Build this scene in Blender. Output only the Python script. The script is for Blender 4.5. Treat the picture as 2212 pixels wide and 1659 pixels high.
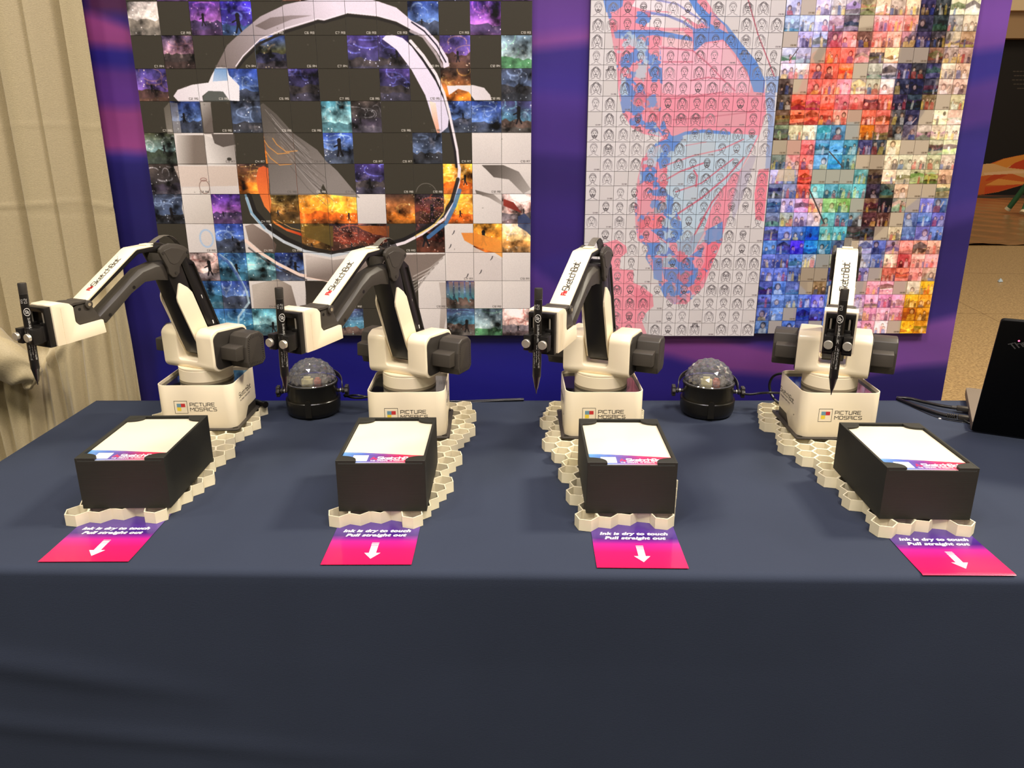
import bpy, bmesh, math, random
import numpy as np
from mathutils import Vector, Matrix
random.seed(7)
for o in list(bpy.data.objects): bpy.data.objects.remove(o)
C = bpy.context.scene.collection
SC = bpy.context.scene
T0 = 0.74                      # table top above the floor
# ------------------------------------------------------------------ camera
F_PX, PITCH, ROLL, YAW, HC = 1672.04, 0.30959, -0.000672, -0.0018155, 0.484
def cam_axes():
    fw = np.array([math.sin(YAW)*math.cos(PITCH), math.cos(YAW)*math.cos(PITCH), -math.sin(PITCH)])
    r = np.array([math.cos(YAW), -math.sin(YAW), 0.0]); u = np.cross(r, fw)
    return r*math.cos(ROLL)+u*math.sin(ROLL), -r*math.sin(ROLL)+u*math.cos(ROLL), fw
AX = cam_axes()
cam = bpy.data.cameras.new('camera'); camo = bpy.data.objects.new('camera', cam); C.objects.link(camo)
cam.sensor_width = 36; cam.lens = F_PX*36/2212; cam.clip_start = 0.02; cam.clip_end = 200
mw = Matrix.Identity(4)
for i in range(3):
    mw[i][0], mw[i][1], mw[i][2] = AX[0][i], AX[1][i], -AX[2][i]
mw[2][3] = HC+T0
camo.matrix_world = mw; SC.camera = camo
MM = np.stack(AX)
def ray(px, py):
    return MM.T @ np.array([(px-1106)/F_PX, -(py-829.5)/F_PX, 1.0])
def ony(px, py, Y):            # pixel of the photograph -> point on the vertical plane y = Y (x, z above the table)
    d = ray(px, py); t = Y/d[1]; return d[0]*t, HC+d[2]*t
# ------------------------------------------------------------------ world, lights, exposure
SC.view_settings.view_transform = 'Standard'; SC.view_settings.look = 'None'
SC.view_settings.exposure = 0.0; SC.view_settings.gamma = 1.0; SC.view_settings.use_curve_mapping = False
w = bpy.data.worlds.new('hall'); SC.world = w; w.use_nodes = True
bg = w.node_tree.nodes['Background']; bg.inputs[0].default_value = (1.0, 0.90, 0.76, 1); bg.inputs[1].default_value = 0.24
def area(name, loc, target, size, power, col, size_y=None):
    l = bpy.data.lights.new(name, 'AREA'); l.energy = power; l.color = col
    l.shape = 'RECTANGLE'; l.size = size; l.size_y = size_y or size
    o = bpy.data.objects.new(name, l); C.objects.link(o); o.location = loc
    o.rotation_euler = (Vector(target)-Vector(loc)).to_track_quat('-Z', 'Y').to_euler(); return o
area('hall_light', (3.9, 1.9, 5.0), (0, 1.2, .74), .8, 330, (1.0, 0.90, 0.72))
area('hall_light', (-2.6, 4.4, 6.2), (0.2, 1.2, .74), .9, 180, (1.0, 0.90, 0.74))
for lx, ly, lp in ((-2.2, -1.6, 95), (.8, -2.0, 130), (3.0, -1.2, 80), (-3.9, -.2, 80), (.3, -5.0, 70)):
    area('hall_light', (lx, ly, 5.6), (0, 1.2, .9), .7, lp, (1.0, 0.91, 0.76))
area('booth_light', (-.35, .15, 3.1), (-.1, 1.5, 1.45), .5, 17, (.96, .86, 1.0))
area('booth_light', (.75, .15, 3.1), (.6, 1.5, 1.45), .5, 20, (.96, .86, 1.0))
area('far_hall_light', (9.0, 9.5, 8.0), (9, 10, 0), 5.0, 430, (1.0, 0.80, 0.55))
area('far_hall_light', (8.0, 3.5, 7.0), (4, 5, 0), 2.5, 70, (1.0, 0.83, 0.58))
# ------------------------------------------------------------------ materials
def mat(name, col, rough=.5, metal=0., spec=.5, coat=0., noise=None, bump=None, emit=None, sheen=0., trans=0., ior=1.45, alpha=1.0):
    m = bpy.data.materials.new(name); m.use_nodes = True; nt = m.node_tree; b = nt.nodes['Principled BSDF']
    b.inputs['Base Color'].default_value = (*col, 1); b.inputs['Roughness'].default_value = rough
    b.inputs['Metallic'].default_value = metal; b.inputs['Specular IOR Level'].default_value = spec
    b.inputs['Coat Weight'].default_value = coat; b.inputs['Coat Roughness'].default_value = .08
    b.inputs['Sheen Weight'].default_value = sheen; b.inputs['IOR'].default_value = ior
    b.inputs['Transmission Weight'].default_value = trans; b.inputs['Alpha'].default_value = alpha
    tc = None
    if noise or bump:
        tc = nt.nodes.new('ShaderNodeTexCoord')
    if noise:                                   # (scale, amount, (sx,sy,sz))
        mp = nt.nodes.new('ShaderNodeMapping'); mp.inputs['Scale'].default_value = noise[2] if len(noise) > 2 else (1, 1, 1)
        n = nt.nodes.new('ShaderNodeTexNoise'); n.inputs['Scale'].default_value = noise[0]; n.inputs['Detail'].default_value = 5
        r = nt.nodes.new('ShaderNodeValToRGB'); a = noise[1]
        r.color_ramp.elements[0].position = .3; r.color_ramp.elements[1].position = .7
        r.color_ramp.elements[0].color = (*[max(0, c*(1-a)) for c in col], 1); r.color_ramp.elements[1].color = (*[min(1, c*(1+a)) for c in col], 1)
        nt.links.new(tc.outputs['Object'], mp.inputs[0]); nt.links.new(mp.outputs[0], n.inputs[0]); nt.links.new(n.outputs[0], r.inputs[0]); nt.links.new(r.outputs[0], b.inputs['Base Color'])
    if bump:                                    # (scale, strength, distance, (sx,sy,sz))
        mp = nt.nodes.new('ShaderNodeMapping'); mp.inputs['Scale'].default_value = bump[3] if len(bump) > 3 else (1, 1, 1)
        n = nt.nodes.new('ShaderNodeTexNoise'); n.inputs['Scale'].default_value = bump[0]; n.inputs['Detail'].default_value = 4
        bp = nt.nodes.new('ShaderNodeBump'); bp.inputs['Strength'].default_value = bump[1]; bp.inputs['Distance'].default_value = bump[2]
        nt.links.new(tc.outputs['Object'], mp.inputs[0]); nt.links.new(mp.outputs[0], n.inputs[0]); nt.links.new(n.outputs[0], bp.inputs['Height']); nt.links.new(bp.outputs[0], b.inputs['Normal'])
    if emit: b.inputs['Emission Color'].default_value = (*emit[0], 1); b.inputs['Emission Strength'].default_value = emit[1]
    return m
def srgb(r, g, b):
    return tuple(((c/255)/12.92 if c/255 <= .04045 else ((c/255+.055)/1.055)**2.4) for c in (r, g, b))
M = {}
M['white'] = mat('ivory white plastic', srgb(243, 229, 198), .33, spec=.5, coat=.25, noise=(9, .015))
M['cream'] = mat('cream printed plastic', srgb(234, 223, 190), .55, noise=(60, .03), bump=(1, .12, .0004, (20, 20, 1500)))
M['dark'] = mat('dark grey plastic', srgb(62, 57, 50), .48, noise=(20, .06), bump=(900, .08, .0002))
M['dark2'] = mat('charcoal plastic', srgb(47, 43, 38), .45, bump=(900, .08, .0002))
M['black'] = mat('black plastic', srgb(24, 22, 20), .32)
M['gloss'] = mat('black gloss plastic', srgb(14, 13, 13), .06, coat=.6)
M['boxblack'] = mat('black printed plastic', srgb(38, 38, 31), .62, noise=(40, .05), bump=(1, .25, .0006, (15, 15, 1800)))
M['grey'] = mat('warm grey plastic', srgb(150, 137, 112), .5)
M['steel'] = mat('brushed steel', srgb(214, 208, 192), .38, metal=.8, bump=(1, .15, .0005, (200, 3000, 3000)))
M['ink'] = mat('black ink', srgb(28, 26, 26), .5)
M['red'] = mat('red ink', srgb(196, 50, 52), .5)
M['inkblue'] = mat('blue grey ink', srgb(108, 150, 165), .5)
M['inkyellow'] = mat('yellow ink', srgb(232, 205, 60), .5)
M['inkwhite'] = mat('white ink', srgb(225, 222, 214), .5)
M['cardwhite'] = mat('glossy white card', srgb(236, 224, 196), .3, coat=.3)
M['paperwhite'] = mat('white print', srgb(252, 248, 240), .35)
M['cable'] = mat('black cable rubber', srgb(18, 17, 17), .34, coat=.3)
M['ribbon'] = mat('grey ribbon cable', srgb(92, 86, 74), .4, noise=(1, .0))
M['cloth'] = mat('navy table fabric', srgb(48, 55, 71), .9, spec=.25, sheen=.0, noise=(5, .06), bump=(1, .3, .0006, (260, 1500, 1500)))
# ------------------------------------------------------------------ helpers
def link(name, me, m, parent=None, smooth=None):
    o = bpy.data.objects.new(name, me); C.objects.link(o)
    if m is not None and not me.materials: me.materials.append(m)
    if parent is not None: o.parent = parent
    if smooth is not None:
        me.polygons.foreach_set('use_smooth', [True]*len(me.polygons)); me.set_sharp_from_angle(angle=math.radians(smooth))
    return o
def tag(o, label, cat=None, group=None, kind=None):
    if label: o['label'] = label
    if cat: o['category'] = cat
    if group: o['group'] = group
    if kind: o['kind'] = kind
    return o
def empty(name, loc=(0, 0, 0), rz=0):
    o = bpy.data.objects.new(name, None); C.objects.link(o); o.location = loc; o.rotation_euler = (0, 0, rz); o.empty_display_size = .02; return o
def mesh_bm(bm, name='m'):
    me = bpy.data.meshes.new(name); bmesh.ops.recalc_face_normals(bm, faces=bm.faces); bm.to_mesh(me); bm.free(); return me
def rp(pts, r, seg=5):         # polygon with rounded corners; r: one radius or a list
    n = len(pts); out = []; rs = r if isinstance(r, (list, tuple)) else [r]*n
    for i in range(n):
        a, b, c = Vector(pts[i-1]), Vector(pts[i]), Vector(pts[(i+1) % n]); rr = rs[i]
        if rr <= 1e-6: out.append(tuple(b)); continue
        d1 = (a-b); d2 = (c-b); l1, l2 = d1.length, d2.length; d1 /= l1; d2 /= l2
        ang = d1.angle(d2); t = min(rr/math.tan(ang/2), l1*.49, l2*.49); rr = t*math.tan(ang/2)
        p1 = b+d1*t; p2 = b+d2*t; bis = (d1+d2)
        if bis.length < 1e-6: out.append(tuple(b)); continue
        cen = b+bis.normalized()*(rr/math.sin(ang/2))
        a1 = math.atan2(p1.y-cen.y, p1.x-cen.x); a2 = math.atan2(p2.y-cen.y, p2.x-cen.x); da = (a2-a1+math.pi) % (2*math.pi)-math.pi
        for k in range(seg+1): th = a1+da*k/seg; out.append((cen.x+rr*math.cos(th), cen.y+rr*math.sin(th)))
    return out
def prism(bm, pts, a, b, axis='x'):
    """extrude a 2-D polygon: axis x -> pts are (u, z), u runs to -y; axis z -> pts (x, y); axis y -> pts (x, z) from y=a to b"""
    def P(p, t):
        return (t, -p[0], p[1]) if axis == 'x' else ((p[0], p[1], t) if axis == 'z' else (p[0], t, p[1]))
    v1 = [bm.verts.new(P(p, a)) for p in pts]; v2 = [bm.verts.new(P(p, b)) for p in pts]
    n = len(pts); fs = [bm.faces.new(v1), bm.faces.new(v2[::-1])]
    for i in range(n): fs.append(bm.faces.new((v1[i], v1[(i+1) % n], v2[(i+1) % n], v2[i])))
    return fs
def box(bm, c, s):
    x, y, z = c; a, b, d = s[0]/2, s[1]/2, s[2]/2
    return prism(bm, [(x-a, y-b), (x+a, y-b), (x+a, y+b), (x-a, y+b)], z-d, z+d, 'z')
def cyl(bm, p0, p1, r0, r1=None, n=24, caps=True):
    r1 = r0 if r1 is None else r1; p0, p1 = Vector(p0), Vector(p1); d = (p1-p0).normalized()
    s = d.orthogonal().normalized(); t = d.cross(s); A = []; B = []
    for i in range(n):
        c = s*math.cos(2*math.pi*i/n)+t*math.sin(2*math.pi*i/n); A.append(bm.verts.new(p0+c*r0)); B.append(bm.verts.new(p1+c*r1))
    for i in range(n): bm.faces.new((A[i], A[(i+1) % n], B[(i+1) % n], B[i]))
    if caps: bm.faces.new(A[::-1]); bm.faces.new(B)
def lathe(bm, prof, n=48, cx=0, cy=0):
    rings = [[bm.verts.new((cx+r*math.cos(2*math.pi*i/n), cy+r*math.sin(2*math.pi*i/n), z)) for i in range(n)] for r, z in prof]
    for a, b in zip(rings, rings[1:]):
        for i in range(n): bm.faces.new((a[i], a[(i+1) % n], b[(i+1) % n], b[i]))
    if prof[0][0] > 1e-5: bm.faces.new(rings[0][::-1])
    if prof[-1][0] > 1e-5: bm.faces.new(rings[-1])
def solid(name, bm, m, parent=None, cut=None, bevel=0., seg=2, smooth=32, ang=35):
    """mesh -> boolean cuts -> bevel, evaluated once"""
    me = mesh_bm(bm, name)
    if not cut and not bevel: return link(name, me, m, parent, smooth)
    t = bpy.data.objects.new('tmp', me); C.objects.link(t); kill = [t]
    for cb in (cut or []):
        c = bpy.data.objects.new('cut', mesh_bm(cb, 'cut')); C.objects.link(c); kill.append(c)
        md = t.modifiers.new('b', 'BOOLEAN'); md.operation = 'DIFFERENCE'; md.object = c; md.solver = 'EXACT'
    if bevel:
        md = t.modifiers.new('v', 'BEVEL'); md.width = bevel; md.segments = seg; md.limit_method = 'ANGLE'; md.angle_limit = math.radians(ang); md.harden_normals = False
    bpy.context.view_layer.update(); dg = bpy.context.evaluated_depsgraph_get()
    me2 = bpy.data.meshes.new_from_object(t.evaluated_get(dg))
    for k in kill: bpy.data.objects.remove(k)
    me2.materials.clear(); return link(name, me2, m, parent, smooth)
def tube(name, pts, r, m, parent=None, n=10, res=6):
    cu = bpy.data.curves.new(name, 'CURVE'); cu.dimensions = '3D'; cu.bevel_depth = r; cu.bevel_resolution = 2; cu.resolution_u = res; cu.use_fill_caps = True
    s = cu.splines.new('BEZIER'); s.bezier_points.add(len(pts)-1)
    for b, p in zip(s.bezier_points, pts): b.co = p; b.handle_left_type = b.handle_right_type = 'AUTO'
    t = bpy.data.objects.new('tmp', cu); C.objects.link(t); bpy.context.view_layer.update()
    me = bpy.data.meshes.new_from_object(t.evaluated_get(bpy.context.evaluated_depsgraph_get())); bpy.data.objects.remove(t)
    me.materials.clear(); return link(name, me, m, parent, 60)
# stroke lettering: polylines on a 4 x 6 grid
G = {
 'A': (4, [[(0,0),(0,6),(4,6),(4,0)],[(0,3),(4,3)]]), 'B': (4, [[(0,0),(0,6),(3.4,6),(4,5.4),(4,3.6),(3.4,3),(0,3)],[(3.4,3),(4,2.4),(4,.6),(3.4,0),(0,0)]]),
 'C': (4, [[(4,6),(.6,6),(0,5.4),(0,.6),(.6,0),(4,0)]]), 'D': (4, [[(0,0),(0,6),(3.2,6),(4,5.2),(4,.8),(3.2,0),(0,0)]]), 'E': (4, [[(4,6),(0,6),(0,0),(4,0)],[(0,3),(3.6,3)]]),
 'F': (4, [[(4,6),(0,6),(0,0)],[(0,3),(3.6,3)]]), 'G': (4, [[(4,6),(.6,6),(0,5.4),(0,.6),(.6,0),(4,0),(4,3),(2,3)]]), 'H': (4, [[(0,0),(0,6)],[(4,0),(4,6)],[(0,3),(4,3)]]),
 'I': (0, [[(0,0),(0,6)]]), 'L': (4, [[(0,6),(0,0),(4,0)]]), 'M': (4.8, [[(0,0),(0,6),(2.4,3),(4.8,6),(4.8,0)]]), 'N': (4, [[(0,0),(0,6),(4,0),(4,6)]]),
 'O': (4, [[(.6,0),(0,.6),(0,5.4),(.6,6),(3.4,6),(4,5.4),(4,.6),(3.4,0),(.6,0)]]), 'P': (4, [[(0,0),(0,6),(3.4,6),(4,5.4),(4,3),(3.4,2.4),(0,2.4)]]),
 'R': (4, [[(0,0),(0,6),(3.4,6),(4,5.4),(4,3.2),(3.4,2.6),(0,2.6)],[(2.4,2.6),(4,0)]]), 'S': (4, [[(4,6),(.6,6),(0,5.4),(0,3.6),(.6,3),(3.4,3),(4,2.4),(4,.6),(3.4,0),(0,0)]]),
 'T': (4, [[(0,6),(4,6)],[(2,6),(2,0)]]), 'U': (4, [[(0,6),(0,.6),(.6,0),(3.4,0),(4,.6),(4,6)]]), 'W': (5, [[(0,6),(1,0),(2.5,4),(4,0),(5,6)]]),
 'V': (4, [[(0,6),(2,0),(4,6)]]), 'k': (3.4, [[(0,0),(0,6)],[(3.2,4),(.4,2),(3.4,0)]]), 'e': (3.6, [[(3.6,0),(.5,0),(0,.5),(0,3.5),(.5,4),(3.1,4),(3.6,3.5),(3.6,2),(0,2)]]),
 't': (2.6, [[(0,5.6),(0,.6),(.6,0),(2.6,0)],[(-.8,4),(2.4,4)]]), 'c': (3.4, [[(3.4,4),(.5,4),(0,3.5),(0,.5),(.5,0),(3.4,0)]]), 'h': (3.6, [[(0,6),(0,0)],[(0,4),(3.1,4),(3.6,3.5),(3.6,0)]]),
 'o': (3.6, [[(.5,0),(0,.5),(0,3.5),(.5,4),(3.1,4),(3.6,3.5),(3.6,.5),(3.1,0),(.5,0)]]), 'i': (0, [[(0,0),(0,4)]]), 'n': (3.4, [[(0,0),(0,4),(3,4),(3.4,3.5),(3.4,0)]]),
 'a': (3.4, [[(.3,4),(3,4),(3.4,3.5),(3.4,0),(.5,0),(0,.5),(0,1.8),(.4,2.2),(3.4,2.2)]]), 'd': (3.6, [[(3.6,6),(3.6,0),(.5,0),(0,.5),(0,3.5),(.5,4),(3.6,4)]]),
 'm': (5, [[(0,0),(0,4),(4.6,4),(5,3.5),(5,0)],[(2.5,4),(2.5,0)]]), 'r': (2.4, [[(0,0),(0,4),(2.4,4)]]), 'u': (3.4, [[(0,4),(0,.5),(.5,0),(3.4,0),(3.4,4)]]), 'l': (0, [[(0,0),(0,6)]]),
 'p': (3.4, [[(0,-2),(0,4),(3,4),(3.4,3.5),(3.4,.5),(3,0),(0,0)]]),
 '0': (3.6, [[(0,0),(0,6),(3.6,6),(3.6,0),(0,0)]]), '1': (1.2, [[(0,5),(1.2,6),(1.2,0)]]), '2': (3.6, [[(0,6),(3.6,6),(3.6,3),(0,3),(0,0),(3.6,0)]]), '3': (3.6, [[(0,6),(3.6,6),(3.6,0),(0,0)],[(0,3),(3.6,3)]]),
 '4': (3.6, [[(0,6),(0,3),(3.6,3)],[(3.6,6),(3.6,0)]]), '5': (3.6, [[(3.6,6),(0,6),(0,3),(3.6,3),(3.6,0),(0,0)]]), '6': (3.6, [[(3.6,6),(0,6),(0,0),(3.6,0),(3.6,3),(0,3)]]), '7': (3.6, [[(0,6),(3.6,6),(1.6,0)]]),
 '8': (3.6, [[(0,0),(0,6),(3.6,6),(3.6,0),(0,0)],[(0,3),(3.6,3)]]), '9': (3.6, [[(3.6,3),(0,3),(0,6),(3.6,6),(3.6,0),(0,0)]]), "'": (.4, [[(0,6),(0,4.8)]]), '.': (.2, [[(0,0),(0,.5)]]), ' ': (2, []), '^': (4.4, [[(0,0),(2.2,6),(4.4,0)],[(.8,2),(3.6,2)]]), 'X': (4, [[(0,0),(4,6)],[(0,6),(4,0)]]), 'v': (3.4, [[(0,4),(1.7,0),(3.4,4)]]), 's': (3.4, [[(3.4,4),(.4,4),(0,3.5),(0,2.4),(3.4,1.7),(3.4,.5),(3,0),(0,0)]]),
}
def lay(text, gap=1.5):
    x = 0; out = []
    for ch in text:
        w_, ls = G[ch]; out += [[(x+a, b) for a, b in l] for l in ls]; x += w_+gap
    return out, x-gap
def text_bm(bm, text, o, ex, ey, h, width=None, t=.7, nrm=None, lift=.00015, gap=1.5):
    """stroke letters as thin raised ribbons: o origin, ex / ey unit directions, h cap height, width total width"""
    ls, W = lay(text, gap); o, ex, ey = Vector(o), Vector(ex).normalized(), Vector(ey).normalized(); n = ex.cross(ey).normalized()
    sy = h/6; sx = (width/W) if width else sy; hw = t*sy/2
    P = lambda q: o+ex*(q[0])+ey*(q[1])+n*lift
    for l in ls:
        pts = [Vector((a*sx, b*sy)) for a, b in l]
        for a, b in zip(pts, pts[1:]):
            d = (b-a); L_ = d.length
            if L_ < 1e-9: continue
            d /= L_; s = Vector((-d.y, d.x))*hw; a2 = a-d*hw*.8; b2 = b+d*hw*.8
            bm.faces.new([bm.verts.new(P(q)) for q in (a2-s, b2-s, b2+s, a2+s)])
def deco(name, bm, m, parent):
    me = bpy.data.meshes.new(name); bm.to_mesh(me); bm.free(); return link(name, me, m, parent)
# ------------------------------------------------------------------ flat print: a small drawing surface, used only for things that are printed flat
class Cv:
    def __init__(s, W, H, col): s.W, s.H = W, H; s.a = np.empty((H, W, 3), np.float32); s.a[:] = np.array(col)/255.; s.X, s.Y = np.meshgrid(np.arange(W)+.5, np.arange(H)+.5)
    def _mix(s, sl, m, col):
        c = col if isinstance(col, np.ndarray) and col.ndim == 3 else np.array(col, np.float32)/255.
        s.a[sl] = s.a[sl]*(1-m[..., None])+c*m[..., None]
    def bb(s, x0, y0, x1, y1):
        x0, y0, x1, y1 = int(max(0, x0)), int(max(0, y0)), int(min(s.W, x1+1)), int(min(s.H, y1+1))
        return None if x1 <= x0 or y1 <= y0 else (slice(y0, y1), slice(x0, x1))
    def poly(s, pts, col, al=1., clip=None):
        p = np.array(pts, float); sl = s.bb(p[:, 0].min(), p[:, 1].min(), p[:, 0].max(), p[:, 1].max())
        if sl is None: return
        X, Y = s.X[sl], s.Y[sl]; ins = np.zeros(X.shape, bool); j = len(p)-1
        for i in range(len(p)):
            x1, y1, x2, y2 = p[i, 0], p[i, 1], p[j, 0], p[j, 1]
            if y1 != y2:
                c = ((y1 > Y) != (y2 > Y)) & (X < (x2-x1)*(Y-y1)/(y2-y1)+x1); ins ^= c
            j = i
        m = ins.astype(np.float32)*al
        if clip is not None: m = m*clip[sl]
        s._mix(sl, m, col)
    def grad(s, pts, c0, c1, p0, p1, al=1., streak=0.):      # polygon with a colour gradient from p0 to p1 (printed artwork)
        p = np.array(pts, float); sl = s.bb(p[:, 0].min(), p[:, 1].min(), p[:, 0].max(), p[:, 1].max())
        if sl is None: return
        d = np.array(p1, float)-np.array(p0, float); t = np.clip(((s.X[sl]-p0[0])*d[0]+(s.Y[sl]-p0[1])*d[1])/(d@d), 0, 1)
        if streak: t = np.clip(t+streak*np.sin(((s.X[sl])*d[1]-(s.Y[sl])*d[0])/max(1, np.hypot(*d))*.25+3*t), 0, 1)
        s.poly(pts, (np.array(c0, np.float32)/255*(1-t[..., None])+np.array(c1, np.float32)/255*t[..., None]).astype(np.float32), al)
    def line(s, pts, col, w_, al=1.):
        for (x1, y1), (x2, y2) in zip(pts, pts[1:]):
            sl = s.bb(min(x1, x2)-w_-1, min(y1, y2)-w_-1, max(x1, x2)+w_+1, max(y1, y2)+w_+1)
            if sl is None: continue
            X, Y = s.X[sl]-x1, s.Y[sl]-y1; dx, dy = x2-x1, y2-y1; L2 = dx*dx+dy*dy+1e-9
            t = np.clip((X*dx+Y*dy)/L2, 0, 1); d = np.hypot(X-t*dx, Y-t*dy); s._mix(sl, (np.clip(w_/2+.5-d, 0, 1)*al).astype(np.float32), col)
    def ell(s, cx, cy, rx, ry, col, al=1.):
        sl = s.bb(cx-rx-1, cy-ry-1, cx+rx+1, cy+ry+1)
        if sl is None: return
        d = (1-np.hypot((s.X[sl]-cx)/rx, (s.Y[sl]-cy)/ry))*min(rx, ry); s._mix(sl, (np.clip(d+.5, 0, 1)*al).astype(np.float32), col)
    def ering(s, cx, cy, rx, ry, col, w_, a0=0, a1=360, n=14, al=1.):
        s.line([(cx+rx*math.cos(math.radians(a0+(a1-a0)*i/n)), cy+ry*math.sin(math.radians(a0+(a1-a0)*i/n))) for i in range(n+1)], col, w_, al)
    def text(s, t, x, y, h, col, w_, width=None, gap=1.5, shear=0.):
        ls, W = lay(t, gap); k = h/6; kx = width/W if width else k
        for l in ls: s.line([(x+a*kx+b*k*shear, y-b*k) for a, b in l], col, w_)
    def image(s, name):
        im = bpy.data.images.new(name, s.W, s.H); b = np.ones((s.H, s.W, 4), np.float32); b[..., :3] = np.clip(s.a[::-1], 0, 1)
        im.pixels.foreach_set(b.ravel()); im.update(); im.pack(); return im
def blur(a, k):
    for ax in (0, 1):
        c = np.cumsum(np.pad(a, [(k+1, k) if i == ax else (0, 0) for i in range(3)], mode='edge'), axis=ax)
        a = (np.take(c, range(2*k+1, c.shape[ax]), ax)-np.take(c, range(0, c.shape[ax]-2*k-1), ax))/(2*k+1)
    return a.astype(np.float32)
def printmat(name, im, rough=.35, coat=0., spec=.5, bump=None):
    m = mat(name, (1, 1, 1), rough, coat=coat, spec=spec, bump=bump); nt = m.node_tree; t = nt.nodes.new('ShaderNodeTexImage'); t.image = im; t.interpolation = 'Linear'; t.extension = 'EXTEND'
    u = nt.nodes.new('ShaderNodeUVMap'); u.uv_map = 'UVMap'; nt.links.new(u.outputs[0], t.inputs[0]); nt.links.new(t.outputs[0], nt.nodes['Principled BSDF'].inputs['Base Color']); return m
# ================================================================== printed artwork (flat in the place itself)
rng = np.random.RandomState(5)
def fbm(H, W, r, oct_=5, base=6):
    o = np.zeros((H, W), np.float32); amp = 1.
    for k in range(oct_):
        n = base*2**k; g = r.rand(n+2, int(n*W/H)+2).astype(np.float32); y = np.linspace(0, n, H); x = np.linspace(0, g.shape[1]-1.01, W); yi, xi = y.astype(int), x.astype(int); fy, fx = (y-yi)[:, None], (x-xi)[None]; fy = fy*fy*(3-2*fy); fx = fx*fx*(3-2*fx)
        a_ = g[yi][:, xi]; b_ = g[yi][:, xi+1]; c_ = g[yi+1][:, xi]; d_ = g[yi+1][:, xi+1]; o += amp*((a_*(1-fx)+b_*fx)*(1-fy)+(c_*(1-fx)+d_*fx)*fy-.5); amp *= .6
    return o
# ---- purple backdrop: waves traced in photograph pixels, mapped onto the board
BX0, BX1, BZ1 = -0.778, 0.8755, 1.35
def art_back():
    W = 868; s = W/(BX1-BX0); H = int((BZ1+T0-.006)*s); c = Cv(W, H, (54, 34, 108))
    def q(px, py): x, z = ony(px, py, 1.50); return ((x-BX0)*s, (BZ1-z)*s)
    def band(pts, col, al=1.): c.poly([q(*p) for p in pts], col, al)
    band([(140, -420), (2300, -420), (2300, 75), (1700, 60), (1165, 130), (1165, -20), (140, -20)], (92, 52, 128))
    band([(150, -200), (300, -200), (300, 30), (190, 25)], (86, 36, 70)); band([(150, 20), (205, 30), (285, 60), (300, 105), (150, 95)], (160, 66, 120)); band([(150, 95), (300, 105), (320, 150), (150, 140)], (48, 34, 128))
    band([(150, 140), (320, 150), (330, 232), (150, 228)], (104, 50, 128)); band([(150, 228), (330, 234), (340, 330), (150, 322)], (160, 66, 122)); band([(150, 324), (350, 332), (350, 346), (150, 340)], (70, 52, 132)); band([(150, 338), (350, 344), (560, 1200), (150, 1200)], (44, 34, 100))
    band([(1140, -60), (1290, -60), (1290, 60), (1140, 75)], (112, 60, 140)); band([(1140, 75), (1290, 60), (1290, 90), (1140, 108)], (140, 70, 140)); band([(1140, 110), (1290, 92), (1290, 205), (1140, 195)], (64, 42, 122)); band([(1140, 195), (1290, 205), (1290, 340), (1140, 330)], (78, 46, 124))
    band([(1140, 330), (1290, 340), (1290, 520), (1140, 570)], (58, 34, 104)); band([(1130, 560), (1215, 622), (1300, 700), (1300, 840), (1130, 700)], (88, 50, 128))
    band([(1300, 690), (1420, 700), (1740, 770), (1740, 815), (1560, 800), (1440, 765), (1300, 790)], (124, 58, 118)); band([(1000, 700), (1180, 730), (1440, 775), (1560, 812), (1760, 830), (1760, 1100), (1000, 1100)], (44, 30, 106)); band([(340, 722), (1150, 722), (1230, 790), (1230, 1100), (340, 1100)], (32, 26, 112))
    band([(1960, -80), (2220, -80), (2220, 95), (1960, 130)], (128, 72, 146)); band([(1960, 130), (2220, 95), (2220, 200), (1960, 215)], (66, 50, 134)); band([(1960, 215), (2220, 150), (2220, 250), (1960, 300)], (96, 58, 132)); band([(1960, 300), (2220, 250), (2220, 420), (1960, 470)], (64, 48, 118)); band([(1960, 470), (2220, 395), (2220, 430), (1960, 520)], (76, 52, 122)); band([(1960, 520), (2220, 430), (2220, 670), (1960, 712)], (58, 40, 104))
    band([(1700, 745), (1960, 705), (2100, 672), (2100, 780), (1960, 792), (1850, 812), (1700, 790)], (128, 70, 138)); band([(1700, 815), (1850, 812), (1960, 794), (2100, 782), (2100, 1100), (1700, 1100)], (50, 36, 96))
    c.a = blur(c.a, 5)*np.array([.84, .92, .98], np.float32); ny, nx = np.mgrid[0:H, 0:W]; c.a *= (1+.05*np.sin(ny/23.+nx/160.)+.03*np.sin(ny/9.-nx/70.))[..., None].astype(np.float32)
    return c.image('backdrop artwork')
IM_BACK = art_back()
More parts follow.
